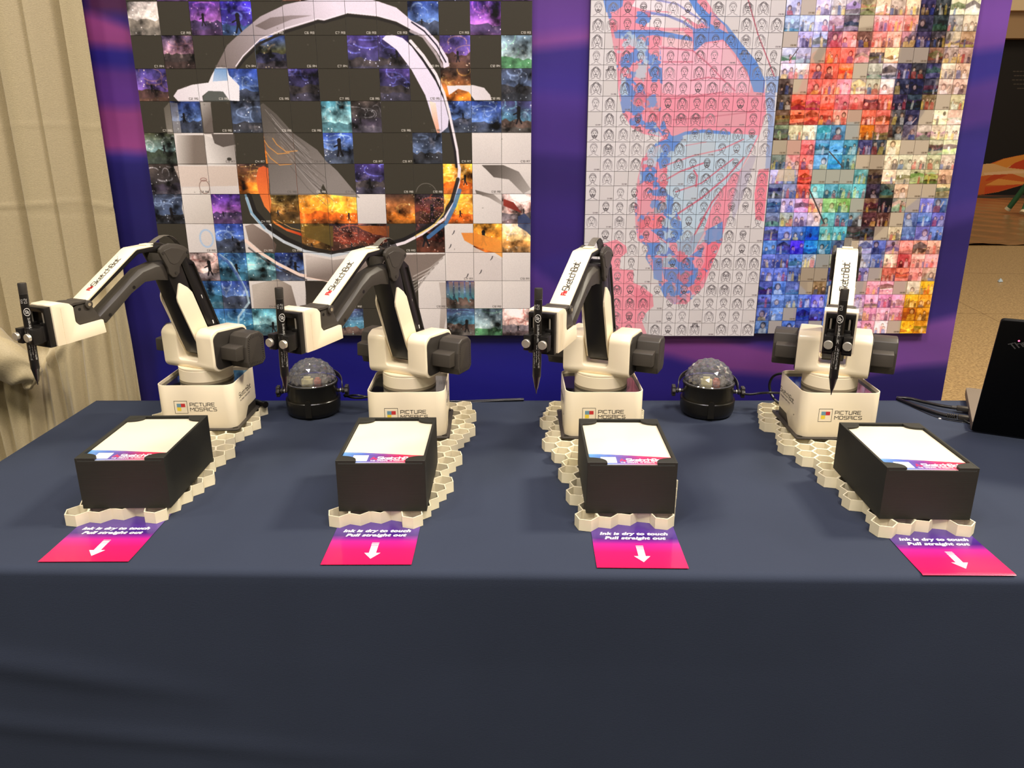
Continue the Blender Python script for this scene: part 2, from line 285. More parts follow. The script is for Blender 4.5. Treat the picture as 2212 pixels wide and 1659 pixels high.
# ---- tiny scene inside a tile
def scene_tile(c, x, y, s, pal, r, fig=True):
    top, mid, gnd, acc = [np.array(p, float) for p in pal]; n = 7; hz = y+s*(.5+.2*r.rand())
    c.grad([(x, y), (x+s, y), (x+s, y+s), (x, y+s)], top, mid, (x, y), (x+s*.2*(r.rand()-.5), hz))
    for k in range(3+r.randint(4)):                      # clouds or nebula streaks
        cx, cy = x+s*r.rand(), y+s*.6*r.rand(); a0 = r.rand()*360; c.ering(cx, cy, s*(.1+.35*r.rand()), s*(.05+.2*r.rand()), acc*.6+top*.4, s*.02*(1+2*r.rand()), a0, a0+120+120*r.rand(), 8, .55)
    rid = [(x, y+s)]+[(x+s*i/n, min(y+s, hz+s*.13*(r.rand()-.4))) for i in range(n+1)]+[(x+s, y+s)]; c.poly(rid, gnd, .95)
    rid2 = [(x, y+s)]+[(x+s*i/n, min(y+s, hz+s*.2+s*.1*r.rand())) for i in range(n+1)]+[(x+s, y+s)]; c.poly(rid2, gnd*.6+acc*.15, .8)
    for k in range(10): c.ell(x+s*r.rand(), y+s*r.rand(), s*.012*(1+r.rand()), s*.012*(1+r.rand()), np.minimum(255, acc*.5+140), .8)
    if fig:
        fx, fy = x+s*(.25+.5*r.rand()), hz+s*.25*r.rand(); h = s*(.12+.34*r.rand()**2); d = np.array([22, 20, 24.])
        c.ell(fx, fy-h, h*.17, h*.2, d); c.line([(fx, fy-h*.8), (fx+h*.1*(r.rand()-.5), fy-h*.3)], d, h*.3); c.line([(fx, fy-h*.35), (fx-h*.2, fy+h*.25)], d, h*.14); c.line([(fx, fy-h*.35), (fx+h*.25, fy+h*.22)], d, h*.14); c.line([(fx, fy-h*.7), (fx+h*.45*(1 if r.rand() > .5 else -1), fy-h*.5)], d, h*.11)
PAL = {'G': ((150, 142, 140), (190, 180, 172), (120, 112, 102), (225, 220, 210)), 'P': ((70, 40, 140), (150, 90, 170), (60, 48, 80), (230, 130, 230)), 'B': ((60, 45, 190), (60, 50, 130), (48, 70, 110), (150, 190, 240)),
 'b': ((40, 60, 130), (90, 120, 180), (60, 66, 84), (190, 215, 240)), 'M': ((96, 84, 120), (150, 110, 130), (60, 52, 50), (225, 150, 140)), 'Y': ((60, 90, 190), (92, 92, 60), (58, 58, 92), (245, 190, 80)), 'N': ((58, 46, 100), (50, 46, 80), (58, 52, 52), (120, 130, 235)),
 'V': ((72, 62, 130), (110, 80, 150), (70, 50, 44), (240, 170, 120)), 'g': ((90, 110, 125), (150, 170, 170), (70, 120, 80), (160, 225, 180)), 'O': ((60, 44, 40), (190, 110, 50), (215, 120, 40), (255, 190, 90)), 'o': ((245, 170, 60), (240, 140, 40), (205, 92, 28), (255, 215, 130)),
 'n': ((50, 56, 72), (70, 84, 112), (44, 44, 48), (150, 175, 215)), 'T': ((70, 135, 155), (150, 200, 205), (70, 110, 120), (225, 240, 235)), 'S': ((60, 52, 48), (52, 48, 50), (54, 48, 60), (225, 225, 235)), 'C': ((60, 60, 100), (70, 120, 140), (90, 70, 62), (130, 200, 215)),
 'w': ((70, 72, 50), (120, 150, 150), (52, 60, 48), (215, 235, 240)), 'R': ((54, 44, 50), (110, 46, 34), (70, 44, 36), (255, 120, 80)), 'D': ((90, 72, 32), (140, 92, 40), (84, 60, 30), (235, 190, 100)), 'p': ((235, 205, 200), (225, 190, 180), (120, 110, 115), (150, 70, 60)),
 'W': ((222, 214, 208), (228, 222, 218), (214, 206, 202), (150, 160, 180)), 'k': ((58, 54, 44), (56, 52, 42), (56, 52, 42), (90, 86, 76)), 'L': ((225, 200, 170), (240, 190, 110), (215, 150, 80), (255, 245, 225)), 't': ((50, 90, 150), (70, 130, 160), (40, 80, 100), (160, 215, 225))}
ROWS = ['kPkbkVkkkkNkP', 'GkPBkkkkkbkPk', 'kMkkYkkNNkVkg', 'VkkbkNkkNkOkn', 'kbknkkTSkkbbC', 'wWWkOkbkknkWW', 'SWWOkkkNkkoWW', 'nWPkDooWORoWp', 'kWbWkDRRkRWoL', 'kptTbWWWWWWWW', 'ttbWWkkkkWCWW', 'bttTTkCkkWCgp']
def art_astro():
    S = 116; NC, NR = 13, 12; c = Cv(S*NC, S*NR, (58, 54, 45)); k = S/.0545; x0, z1 = -.6755, .109+.0545*12
    def q(px, py): x, z = ony(px, py, 1.487); return ((x-x0)*k, (z1-z)*k)
    r = np.random.RandomState(11)
    for j, row in enumerate(ROWS):
        for i, ch in enumerate(row):
            if ch not in 'kW': sub = Cv(S, S, (0, 0, 0)); scene_tile(sub, 0, 0, S, PAL[ch], r, r.rand() > .5); c.a[j*S:j*S+S, i*S:i*S+S] = sub.a
            elif ch == 'W': c.grad([(i*S, j*S), (i*S+S, j*S), (i*S+S, j*S+S), (i*S, j*S+S)], (226, 218, 212), (208, 200, 196), (i*S, j*S), (i*S+S*r.rand(), j*S+S))
    pm = np.zeros((c.H, c.W, 1), np.float32)
    for j, row in enumerate(ROWS):
        for i, ch in enumerate(row):
            if ch not in 'kW': pm[j*S:j*S+S, i*S:i*S+S] = 1
    f1 = fbm(c.H, c.W, r, 5, 30)[..., None]; f2 = fbm(c.H, c.W, r, 4, 60)[..., None]; c.a = np.clip(c.a*(1+pm*(1.0*f1))+pm*.45*np.clip(f2-.28, 0, 1)*np.array([1., .9, .85], np.float32)-pm*.25*np.clip(-f1-.25, 0, 1), 0, 1)
    o1 = (250, 0, .22306); o2 = (700, 0, .22305); o3 = (250, 350, .22306); o4 = (700, 350, .23506)
    def pg(o, pts): return [q(o[0]+a*o[2], o[1]+b*o[2]) for a, b in pts]
    tiles_keep = c.a.copy()
    # helmet shell
    out = pg(o1, [(960, 665), (1080, 440), (1240, 290), (1400, 160), (1640, 45), (1900, -10)])+pg(o2, [(0, -60), (300, -60), (480, 0), (700, 75), (850, 200), (980, 270), (1100, 400), (1200, 560), (1215, 640), (1160, 660)])
    inn = pg(o2, [(1150, 600), (1090, 500), (960, 340), (850, 290), (700, 210), (520, 160), (230, 130), (0, 200)])+pg(o1, [(1960, 190), (1640, 290), (1400, 390), (1230, 560), (1160, 665)])
    c.grad(out+inn, (120, 108, 104), (236, 224, 240), pg(o1, [(1000, 640)])[0], pg(o2, [(100, 60)])[0], .97, .0)
    c.grad(pg(o1, [(1350, 250), (1500, 170), (1700, 150), (1900, 150), (1700, 190), (1450, 290)]), (96, 84, 80), (150, 136, 138), pg(o1, [(1350, 250)])[0], pg(o1, [(1900, 150)])[0], .8)
    c.line(pg(o1, [(1180, 660), (1250, 570), (1400, 420), (1640, 310), (1960, 210)])+pg(o2, [(0, 215), (230, 150), (520, 180), (700, 230), (850, 310)]), (38, 34, 32), 9); c.line(pg(o1, [(1165, 640), (1235, 540), (1400, 380), (1640, 275), (1960, 180)])+pg(o2, [(0, 190), (230, 120), (520, 150), (700, 200), (850, 280)]), (236, 226, 236), 4)
    c.line(pg(o2, [(850, 215), (970, 300), (1090, 440), (1180, 600)]), (40, 36, 50), 5); c.line(pg(o2, [(840, 300), (960, 355), (1080, 520), (1145, 640)]), (190, 176, 182), 10, .8)
    # right rim
    rim = pg(o2, [(840, 400), (960, 540), (1080, 720), (1160, 900), (1210, 1090), (1250, 1280), (1285, 1450), (1300, 1600)])+pg(o4, [(1245, 60), (1235, 190), (1180, 390), (1100, 520), (900, 660), (740, 740), (560, 790)])
    c.line(rim, (236, 226, 232), 12); c.line([(a-7, b+7) for a, b in rim[:8]], (34, 30, 34), 9); c.line([(a-2, b-13) for a, b in rim[9:]], (30, 28, 30), 14, .9)
    c.line(pg(o4, [(1245, 260), (1200, 400), (1120, 560), (960, 690)]), (70, 120, 175), 16, .85); c.line(pg(o4, [(1130, 340), (1100, 470), (1000, 590), (840, 680)]), (235, 205, 110), 6, .8)
    # reflection on the visor
    c.grad(pg(o2, [(565, 380), (600, 345), (660, 335), (760, 370), (850, 450), (960, 600), (1080, 790), (1160, 960), (1210, 1150), (1200, 1230), (1130, 1290), (1095, 1290), (1050, 1150), (980, 920), (850, 680), (700, 480)]), (240, 228, 246), (222, 214, 236), pg(o2, [(600, 350)])[0], pg(o2, [(1150, 1200)])[0])
    c.grad(pg(o2, [(1020, 980), (1080, 1000), (1120, 1290), (1095, 1290), (1050, 1150)]), (240, 225, 200), (235, 150, 110), pg(o2, [(1030, 1000)])[0], pg(o2, [(1110, 1290)])[0], .8)
    # shoulder pads
    for pts, a_, b_ in ((pg(o1, [(560, 930), (600, 870), (740, 820), (900, 800), (930, 730), (975, 650), (1080, 655), (1100, 730), (1200, 830), (1200, 980), (1090, 970), (1040, 890), (900, 880), (840, 930), (850, 985), (610, 985)]), (226, 216, 222), (236, 232, 236)),
                        (pg(o2, [(1190, 830), (1450, 825), (1550, 850), (1610, 920), (1620, 970), (1460, 970), (1400, 890), (1300, 860), (1210, 920)]), (232, 226, 232), (214, 206, 208))): c.grad(pts, a_, b_, pts[0], pts[3])
    c.poly(pg(o1, [(850, 930), (900, 880), (1040, 885), (1110, 985), (850, 985)]), (92, 96, 92), .9)
    c.grad(pg(o1, [(960, 660), (1080, 660), (1090, 780), (940, 790)]), (110, 150, 200), (170, 195, 225), pg(o1, [(960, 660)])[0], pg(o1, [(940, 790)])[0], .9)
    # left flank of the suit
    c.grad(pg(o1, [(465, 1050), (520, 990), (600, 1000), (640, 1300), (500, 1300)]), (130, 122, 112), (196, 188, 178), pg(o1, [(465, 1050)])[0], pg(o1, [(640, 1250)])[0], .55)
    c.grad(pg(o1, [(820, 990), (920, 990), (950, 1300), (860, 1300)]), (190, 184, 178), (110, 100, 94), pg(o1, [(820, 990)])[0], pg(o1, [(960, 1100)])[0], .9)
    c.grad(pg(o1, [(590, 1310), (860, 1310), (890, 1600), (600, 1600)]), (200, 192, 184), (120, 108, 98), pg(o1, [(600, 1400)])[0], pg(o1, [(760, 1420)])[0], .95); c.grad(pg(o1, [(860, 1310), (940, 1340), (1040, 1420), (1160, 1400), (1170, 1600), (890, 1600)]), (224, 218, 212), (150, 142, 136), pg(o1, [(900, 1500)])[0], pg(o1, [(1160, 1420)])[0])
    c.poly(pg(o1, [(930, 1300), (1150, 1300), (1160, 1400), (1040, 1425), (960, 1390)]), (84, 76, 70), .95); c.ell(*pg(o1, [(1100, 1540)])[0], 9, 6, (60, 56, 50))
    c.grad(pg(o3, [(650, 250), (910, 240), (950, 610), (680, 600), (640, 450)]), (230, 222, 214), (196, 186, 176), pg(o3, [(650, 250)])[0], pg(o3, [(940, 600)])[0], .95); c.grad(pg(o3, [(560, 40), (1180, 40), (1180, 230), (640, 240)]), (218, 198, 184), (196, 176, 160), pg(o3, [(560, 40)])[0], pg(o3, [(1180, 200)])[0], .7)
    c.ering(*pg(o3, [(860, 240)])[0], 20, 26, (120, 90, 80), 2); c.ering(*pg(o3, [(850, 170)])[0], 12, 6, (140, 96, 90), 2)
    # visor interior: grey peak and the fire beneath
    c.grad(pg(o1, [(1395, 1020), (1430, 1000), (1560, 1110), (1720, 1290), (1950, 1450), (2040, 1560), (2107, 1620)])+pg(o4, [(120, 80), (330, 330), (40, 300), (-10, 200)])+pg(o3, [(1960, 320), (1500, 320), (1480, 40)]), (88, 82, 76), (142, 134, 130), pg(o1, [(1420, 1100)])[0], pg(o3, [(1900, 300)])[0], .93)
    for i in range(26):
        a = (1430+10*i+r.rand()*60, 1060+i*22); c.line(pg(o1, [a, (a[0]+150+80*r.rand(), a[1]+210), (a[0]+330+90*r.rand(), a[1]+380)]), (60, 54, 50) if i % 2 else (190, 184, 182), 1.6, .55)
    c.grad(pg(o3, [(1380, 60), (1430, 40), (1480, 60), (1490, 300), (1510, 380), (1500, 500), (1440, 430), (1380, 280), (1360, 150)]), (220, 96, 50), (244, 130, 60), pg(o3, [(1420, 50)])[0], pg(o3, [(1480, 480)])[0], .95)
    c.grad(pg(o3, [(1520, 560), (1640, 640), (1800, 690), (1810, 720), (1660, 670), (1540, 600)]), (250, 150, 70), (200, 60, 30), pg(o3, [(1520, 560)])[0], pg(o3, [(1800, 700)])[0], .95); c.grad(pg(o3, [(1830, 620), (2107, 620), (2107, 820), (1980, 770), (1830, 720)]), (110, 84, 34), (92, 78, 40), pg(o3, [(1830, 620)])[0], pg(o3, [(2100, 800)])[0], .9)
    c.line(pg(o3, [(1560, 560), (1700, 640), (1820, 670)]), (255, 190, 110), 2)
    for (a, b) in ((1500, 1530), (1560, 1400), (1480, 1420)): c.line(pg(o1, [(a-40, b-60), (a, b), (a+90, b+70), (a+200, b+60)]), (240, 160, 70), 3, .8)
    for i in range(120):
        a = pg(o4, [(90+r.rand()*500, 590+r.rand()*200)])[0]; c.line([a, (a[0]+4*r.rand(), a[1]+5*r.rand())], (255, 150, 110) if r.rand() > .5 else (240, 220, 200), 1.8, .8)
    for i in range(110):
        a = pg(o4, [(870+r.rand()*240, 320+r.rand()*230)])[0]; c.ell(a[0], a[1], 1.3, 1.3, (230, 160, 200) if r.rand() > .5 else (240, 190, 140))
    c.grad(pg(o4, [(300, 585), (600, 590), (600, 690), (450, 660), (350, 620)]), (220, 120, 50), (120, 60, 30), pg(o4, [(300, 590)])[0], pg(o4, [(600, 690)])[0], .8); c.ering(*pg(o4, [(940, 290)])[0], 40, 40, (110, 104, 96), 2.5, 190, 350)
    # lower rim and collar
    lowr = pg(o3, [(1290, 330), (1340, 480), (1480, 640), (1650, 750), (1850, 840), (2107, 890)])+pg(o4, [(300, 800), (600, 790)])
    c.line(lowr, (30, 27, 26), 24, .9); c.line([(a-9, b+9) for a, b in lowr], (198, 206, 214), 12, .95); c.line(pg(o3, [(1260, 320), (1310, 480), (1440, 640)]), (120, 165, 195), 9, .7)
    c.grad(pg(o3, [(1255, 620), (1330, 600), (1480, 700), (1560, 800), (1540, 890), (1420, 870), (1290, 760)]), (150, 134, 124), (90, 74, 66), pg(o3, [(1260, 620)])[0], pg(o3, [(1540, 860)])[0], .95)
    c.line(pg(o3, [(1260, 760), (1400, 880), (1560, 980), (1780, 1090), (2107, 1160)]), (240, 214, 200), 13); c.line(pg(o3, [(1290, 830), (1430, 940), (1600, 1040), (1850, 1140)]), (70, 62, 62), 6, .8)
    collar = pg(o3, [(1840, 900), (2107, 950)])+pg(o4, [(400, 860), (860, 850), (1120, 845), (870, 1090), (400, 1050)])+pg(o3, [(2107, 1160), (1850, 1110)]); c.grad(collar, (206, 194, 186), (120, 106, 98), pg(o3, [(1900, 930)])[0], pg(o3, [(1960, 1120)])[0], .92)
    for i in range(12): c.line(pg(o4, [(1110-i*20, 860+i*22), (980-i*12, 970+i*20), (820, 1050+i*16)]), (96, 84, 78) if i % 2 else (232, 226, 220), 5, .45)
    c.grad(pg(o3, [(1840, 1150), (2107, 1180), (2107, 1420), (1840, 1420)]), (44, 38, 34), (66, 58, 50), pg(o3, [(1840, 1150)])[0], pg(o3, [(1840, 1420)])[0], .9); c.grad(pg(o3, [(1320, 1190), (1570, 1130), (1700, 1200), (1760, 1420), (1340, 1420)]), (190, 178, 166), (120, 106, 96), pg(o3, [(1420, 1200)])[0], pg(o3, [(1700, 1400)])[0], .95)
    c.line(pg(o3, [(1010, 900), (1120, 980), (1200, 1120), (1270, 1260), (1290, 1360), (1190, 1500), (1190, 1560)]), (196, 222, 232), 9, .75); c.line(pg(o3, [(990, 900), (1080, 960), (1170, 1080), (1240, 1230)]), (60, 84, 150), 12, .6); c.ering(*pg(o3, [(880, 740)])[0], 26, 34, (170, 196, 226), 7, 0, 360, 20, .7)
    # right shoulder creases and the orange dune
    for pts, col in (((980, 160), (66, 58, 52)),):
        c.grad(pg(o4, [(1450, 30), (1650, 30), (1790, 90), (1900, 250), (1830, 290), (1700, 160), (1560, 140)]), (70, 62, 56), (160, 152, 146), pg(o4, [(1560, 60)])[0], pg(o4, [(1880, 270)])[0], .85); c.grad(pg(o4, [(1390, 255), (1560, 300), (1640, 370), (1640, 400), (1520, 330), (1400, 290)]), (80, 70, 62), (170, 160, 154), pg(o4, [(1400, 270)])[0], pg(o4, [(1640, 390)])[0], .8)
    c.grad(pg(o4, [(1650, 340), (1740, 370), (1820, 470), (1720, 430), (1650, 400)]), (150, 56, 44), (110, 40, 36), pg(o4, [(1650, 340)])[0], pg(o4, [(1820, 470)])[0]); c.poly(pg(o4, [(1780, 500), (1840, 470), (1900, 530), (1900, 680), (1860, 640), (1780, 590)]), (52, 66, 104), .85)
    c.grad(pg(o4, [(1260, 650), (1380, 650), (1640, 720), (1640, 880), (1560, 830), (1380, 770), (1290, 720)]), (226, 128, 44), (240, 160, 70), pg(o4, [(1260, 650)])[0], pg(o4, [(1640, 860)])[0], .9)
    c.grad(pg(o4, [(1130, 590), (1215, 590), (1290, 730), (1400, 790), (1640, 900), (1640, 1090), (1130, 1090)]), (222, 212, 206), (206, 196, 192), pg(o4, [(1130, 600)])[0], pg(o4, [(1640, 1090)])[0], .9)
    for a, b in ((1160, 780), (1315, 1050), (1440, 1015), (1190, 655), (1540, 890)): u = pg(o4, [(a, b)])[0]; c.line([u, (u[0]+4, u[1]-10)], (44, 40, 44), 3); c.line([u, (u[0]-5, u[1]+5)], (44, 40, 44), 2)
    for i in range(5): u = pg(o4, [(1165+50*i, 1100)])[0]; c.grad([(u[0]-9, u[1]), (u[0]+9, u[1]), (u[0]+7, u[1]+75+14*(i % 2)), (u[0]-6, u[1]+62)], (150, 110, 100), (70, 140, 150), u, (u[0], u[1]+70), .8)
    for i in range(9): c.line(pg(o4, [(1060+8*i, 1110), (1080+9*i, 1250), (1060+4*i, 1570)]), (110, 92, 80), 3, .35)
    c.a = blur(c.a, 1)
    # codes in the corners of the plain tiles
    for j, row in enumerate(ROWS):
        for i in range(NC):
            t = c.a[j*S+S-12:j*S+S-3, i*S+S-44:i*S+S-4].mean()
            if row[i] == 'k' or (row[i] == 'W' and (i+j) % 2): c.text('C%d R%d' % (i+1, j+2), i*S+S-40, j*S+S-6, 6.5, (214, 208, 198) if t < .45 else (96, 90, 86), 1.3, width=34)
    for _ in range(90): u = (r.rand()*c.W, r.rand()*c.H*.75); c.ell(u[0], u[1], 2+2*r.rand(), 2+2*r.rand(), (104, 98, 88), .35)
    n = r.rand(c.H//2, c.W//2, 1).astype(np.float32); c.a *= 1+.05*(np.repeat(np.repeat(n, 2, 0), 2, 1)-.5)
    return c.image('astronaut mosaic artwork')
IM_ASTRO = art_astro()
# ---- line-drawn faces over a butterfly wing
def face(c, x, y, s, r, ink=(64, 58, 62)):
    cx, cy = x+s*(.5+.05*(r.rand()-.5)), y+s*(.47+.04*(r.rand()-.5)); fw, fh = s*(.185+.035*r.rand()), s*(.27+.03*r.rand()); w_ = 1.3; dk = tuple(v+16 for v in ink) if r.rand() > .4 else tuple(v+56 for v in ink); fem = r.rand() > .45
    A = lambda a0, a1, rx, ry, oy=0, ww=w_: c.ering(cx, cy+oy, rx, ry, dk, ww, a0, a1, 9)
    A(0, 180, fw, fh); A(180, 360, fw*1.02, fh*.9, -fh*.1)
    A(180, 360, fw*1.22, fh*1.15, -fh*.12)
    if fem:
        for sg in (-1, 1):
            for e in (1.15, 1.5): c.line([(cx+sg*fw*.5, cy-fh*1.1), (cx+sg*fw*e*1.05, cy-fh*.5), (cx+sg*fw*(e+.15+.2*r.rand()), cy+fh*.4), (cx+sg*fw*(e+.25*r.rand()), cy+fh*1.25)], dk, w_)
        c.line([(cx-fw*.2, cy-fh*1.2), (cx-fw*.8, cy-fh*.4)], dk, w_); c.line([(cx-fw*.1, cy-fh*1.2), (cx+fw*.8, cy-fh*.5)], dk, w_)
    else:
        c.line([(cx-fw, cy-fh*.5), (cx-fw*.5, cy-fh*(.7+.2*r.rand())), (cx+fw*.4, cy-fh*(.7+.2*r.rand())), (cx+fw, cy-fh*.5)], dk, w_)
        if r.rand() > .72: A(20, 160, fw*.95, fh*.96, 0, 3.4); c.line([(cx-fw*.4, cy+fh*.42), (cx+fw*.4, cy+fh*.42)], dk, 2.4)
    for sg in (-1, 1):
        c.ell(cx+sg*fw*.42, cy-fh*.12, s*.028, s*.022, ink); c.line([(cx+sg*fw*.2, cy-fh*.36), (cx+sg*fw*.65, cy-fh*.36)], dk, w_)
        c.line([(cx+sg*fw*.45, cy+fh*.95), (cx+sg*fw*.5, cy+fh*1.3), (cx+sg*s*.33, cy+fh*1.62)], dk, w_)
    if r.rand() > .86:
        for sg in (-1, 1): c.ering(cx+sg*fw*.45, cy-fh*.1, fw*.42, fh*.24, ink, 1.6)
    if r.rand() > .97: c.line([(cx-fw*1.7, cy-fh*.6), (cx+fw*1.7, cy-fh*.6)], ink, 2); c.line([(cx-fw, cy-fh*.6), (cx-fw*.8, cy-fh*1.4), (cx+fw*.8, cy-fh*1.4), (cx+fw, cy-fh*.6)], ink, 2)
    c.line([(cx, cy), (cx-fw*.15, cy+fh*.25), (cx+fw*.15, cy+fh*.27)], dk, w_); c.line([(cx-fw*.35, cy+fh*.55), (cx, cy+fh*(.5+.1*r.rand())), (cx+fw*.35, cy+fh*.55)], ink, 2.6)
def art_sketch():
    S = 56; NC, NR = 13, 24; c = Cv(S*NC, S*NR, (210, 205, 206)); k = S/.02617; x0, z1 = .1350, .1080+.02617*24; r = np.random.RandomState(3)
    def q(px, py): x, z = ony(px, py, 1.487); return ((x-x0)*k, (z1-z)*k)
    a = (1240, 0, .22298); b = (1240, 350, .22908); pg = lambda o, pts: [q(o[0]+u*o[2], o[1]+v*o[2]) for u, v in pts]
    PK, LP, BL, LB, RD, MV = (226, 144, 162), (228, 186, 194), (96, 136, 206), (178, 198, 214), (212, 112, 128), (166, 160, 184)
    wing = pg(a, [(270, -60), (600, -90), (900, -80), (1130, -60), (1300, 60), (1470, 250), (1640, 470), (1760, 620), (1840, 780), (1850, 900), (1860, 1100), (1800, 1300), (1700, 1500), (1610, 1659)])+pg(b, [(1600, 0), (1560, 150), (1480, 450), (1380, 750), (1290, 1000), (1220, 1180), (1130, 1270), (1060, 1340), (940, 1340), (850, 1270), (800, 1130), (740, 1020), (670, 900), (700, 800), (600, 740), (580, 600), (570, 400), (600, 150), (640, 0)])+pg(a, [(620, 1640), (720, 1450), (860, 1330), (680, 1300), (560, 1240), (470, 1100), (430, 900), (410, 600), (380, 440), (340, 200)])
    c.poly(wing, PK)
    c.poly(pg(a, [(640, -80), (1120, -60), (1230, 60), (1330, 180), (1200, 240), (1060, 160), (900, 110), (700, 100), (560, 60)]), (226, 216, 222)); c.poly(pg(a, [(740, 110), (1000, 130), (1160, 260), (1060, 270), (880, 270), (700, 260)]), (226, 216, 220)); c.poly(pg(a, [(820, 440), (1150, 440), (1450, 400), (1620, 640), (1720, 820), (1700, 900), (1400, 900), (1000, 920), (850, 900), (830, 640)]), (230, 174, 192)); c.poly(pg(a, [(860, 300), (1060, 300), (1150, 420), (1150, 480), (850, 440)]), LP)
    for pts in ([(270, -60), (480, -60), (470, 60), (400, 110), (310, 120)], [(380, 290), (800, 290), (1140, 360), (1150, 400), (760, 340), (560, 380), (400, 370)], [(1150, 280), (1320, 270), (1470, 280), (1470, 380), (1270, 410), (1160, 500)]): c.poly(pg(a, pts), BL, .92)
    f = fbm(c.H, c.W, r, 4, 26); g_ = fbm(c.H, c.W, r, 4, 20)
    mg = Cv(c.W, c.H, (0, 0, 0)); M1 = pg(a, [(280, -60), (480, -60), (520, 100), (740, 120), (760, 300), (830, 430), (850, 620), (860, 900), (840, 1060), (900, 1250), (1060, 1290), (980, 1430), (930, 1600), (880, 1659)])+pg(b, [(880, 60), (890, 250), (930, 420), (1020, 560), (1040, 700), (960, 780), (1100, 900), (1240, 650), (1400, 560), (1400, 740), (1220, 1100), (1130, 1270), (1060, 1340), (940, 1340), (850, 1270), (740, 1020), (670, 900), (700, 800), (600, 740), (570, 400), (640, 0)])+pg(a, [(620, 1640), (720, 1450), (860, 1330), (560, 1240), (470, 1100), (430, 900), (410, 600), (340, 200)])
    mg.poly(M1, (255, 255, 255)); mk = mg.a[..., 0]
    def lay2(m, col): c.a = c.a*(1-m[..., None])+np.array(col, np.float32)/255*m[..., None]
    MARB = lambda: (lay2(mk*np.clip((f-.06)*18, 0, 1)*.92, BL), lay2(mk*np.clip((g_-.30)*14, 0, 1)*.85, LB), lay2(mk*np.clip((-g_-.34)*14, 0, 1)*.8, RD))
    for i in range(0):                       # marbled blue, grey and rose blots along the outer wing
        u = (420+330*r.rand(), 140+1080*r.rand()); ww = 30+60*r.rand(); p0 = [(u[0]+ww*math.cos(t)*(1+.5*r.rand()), u[1]+ww*.6*math.sin(t)*(1+.5*r.rand())) for t in np.linspace(0, 6.28, 10)]
        if u[1] > 900 and u[0] < 560: continue
        c.poly(pg(a, p0), [(150, 160, 185), RD, (214, 160, 150), BL, (176, 150, 160)][i % 5], .75)
    c.poly(pg(a, [(1140, -60), (1230, 40), (1480, 240), (1620, 420), (1770, 600), (1850, 780), (1840, 900), (1740, 890), (1680, 700), (1560, 520), (1460, 400), (1310, 260), (1180, 120), (1080, -60)]), BL); c.poly(pg(a, [(1210, -60), (1280, 0), (1340, 90), (1310, 140), (1190, 20)]), PK); c.poly(pg(a, [(1330, 120), (1460, 250), (1500, 330), (1320, 230)]), (212, 150, 168))
    c.line(pg(a, [(800, 0), (1000, 40), (1180, 160), (1300, 260)]), (150, 150, 200), 6); c.line(pg(a, [(700, 120), (900, 150), (1050, 210), (1170, 290)]), (128, 138, 200), 9)
    for pts in ([(850, 460), (1150, 490), (1300, 620), (1450, 780), (1560, 880)], [(860, 600), (1150, 600)], [(1130, 780), (1300, 750), (1450, 770)], [(870, 960), (1150, 940), (1450, 890)], [(960, 1160), (1250, 1140), (1500, 1110), (1750, 1080)]): c.line(pg(a, pts), (190, 96, 118), 5, .7)
    # lower wing: light blue field with red veins
    c.poly(pg(a, [(1070, 1300), (1250, 1270), (1500, 1290), (1780, 1310), (1700, 1480), (1600, 1659)])+pg(b, [(1500, 100), (1300, 420), (1220, 650), (1130, 850), (1080, 900), (960, 760), (880, 600), (860, 300), (880, 60)])+pg(a, [(900, 1600), (960, 1450)]), LB)
    c.line(pg(a, [(800, 1400), (960, 1340), (1080, 1290), (1250, 1270), (1500, 1290)]), BL, 12); c.poly(pg(a, [(800, 1490), (860, 1370), (1040, 1300), (1060, 1340), (960, 1450), (920, 1600), (830, 1640)]), BL, .9); c.poly(pg(a, [(640, 1640), (660, 1530), (790, 1520), (800, 1640)]), (214, 120, 140))
    for pts, w_ in (([(1080, 1410), (1280, 1375)], 3), ([(890, 1600), (1150, 1510), (1420, 1450), (1640, 1350)], 5)): c.line(pg(a, pts), RD, w_, .8)
    for pts, w_ in (([(860, 170), (1000, 90), (1220, 10)], 6), ([(960, 280), (1200, 200), (1500, -30)], 5), ([(960, 500), (1200, 340), (1440, 140), (1600, -40)], 7), ([(1150, 230), (1160, 130), (1130, 80)], 7), ([(1100, 760), (1200, 560), (1300, 380), (1420, 230)], 7), ([(1060, 900), (1130, 700), (1230, 520)], 5)): c.line(pg(b, pts), (200, 96, 116), w_, .85)
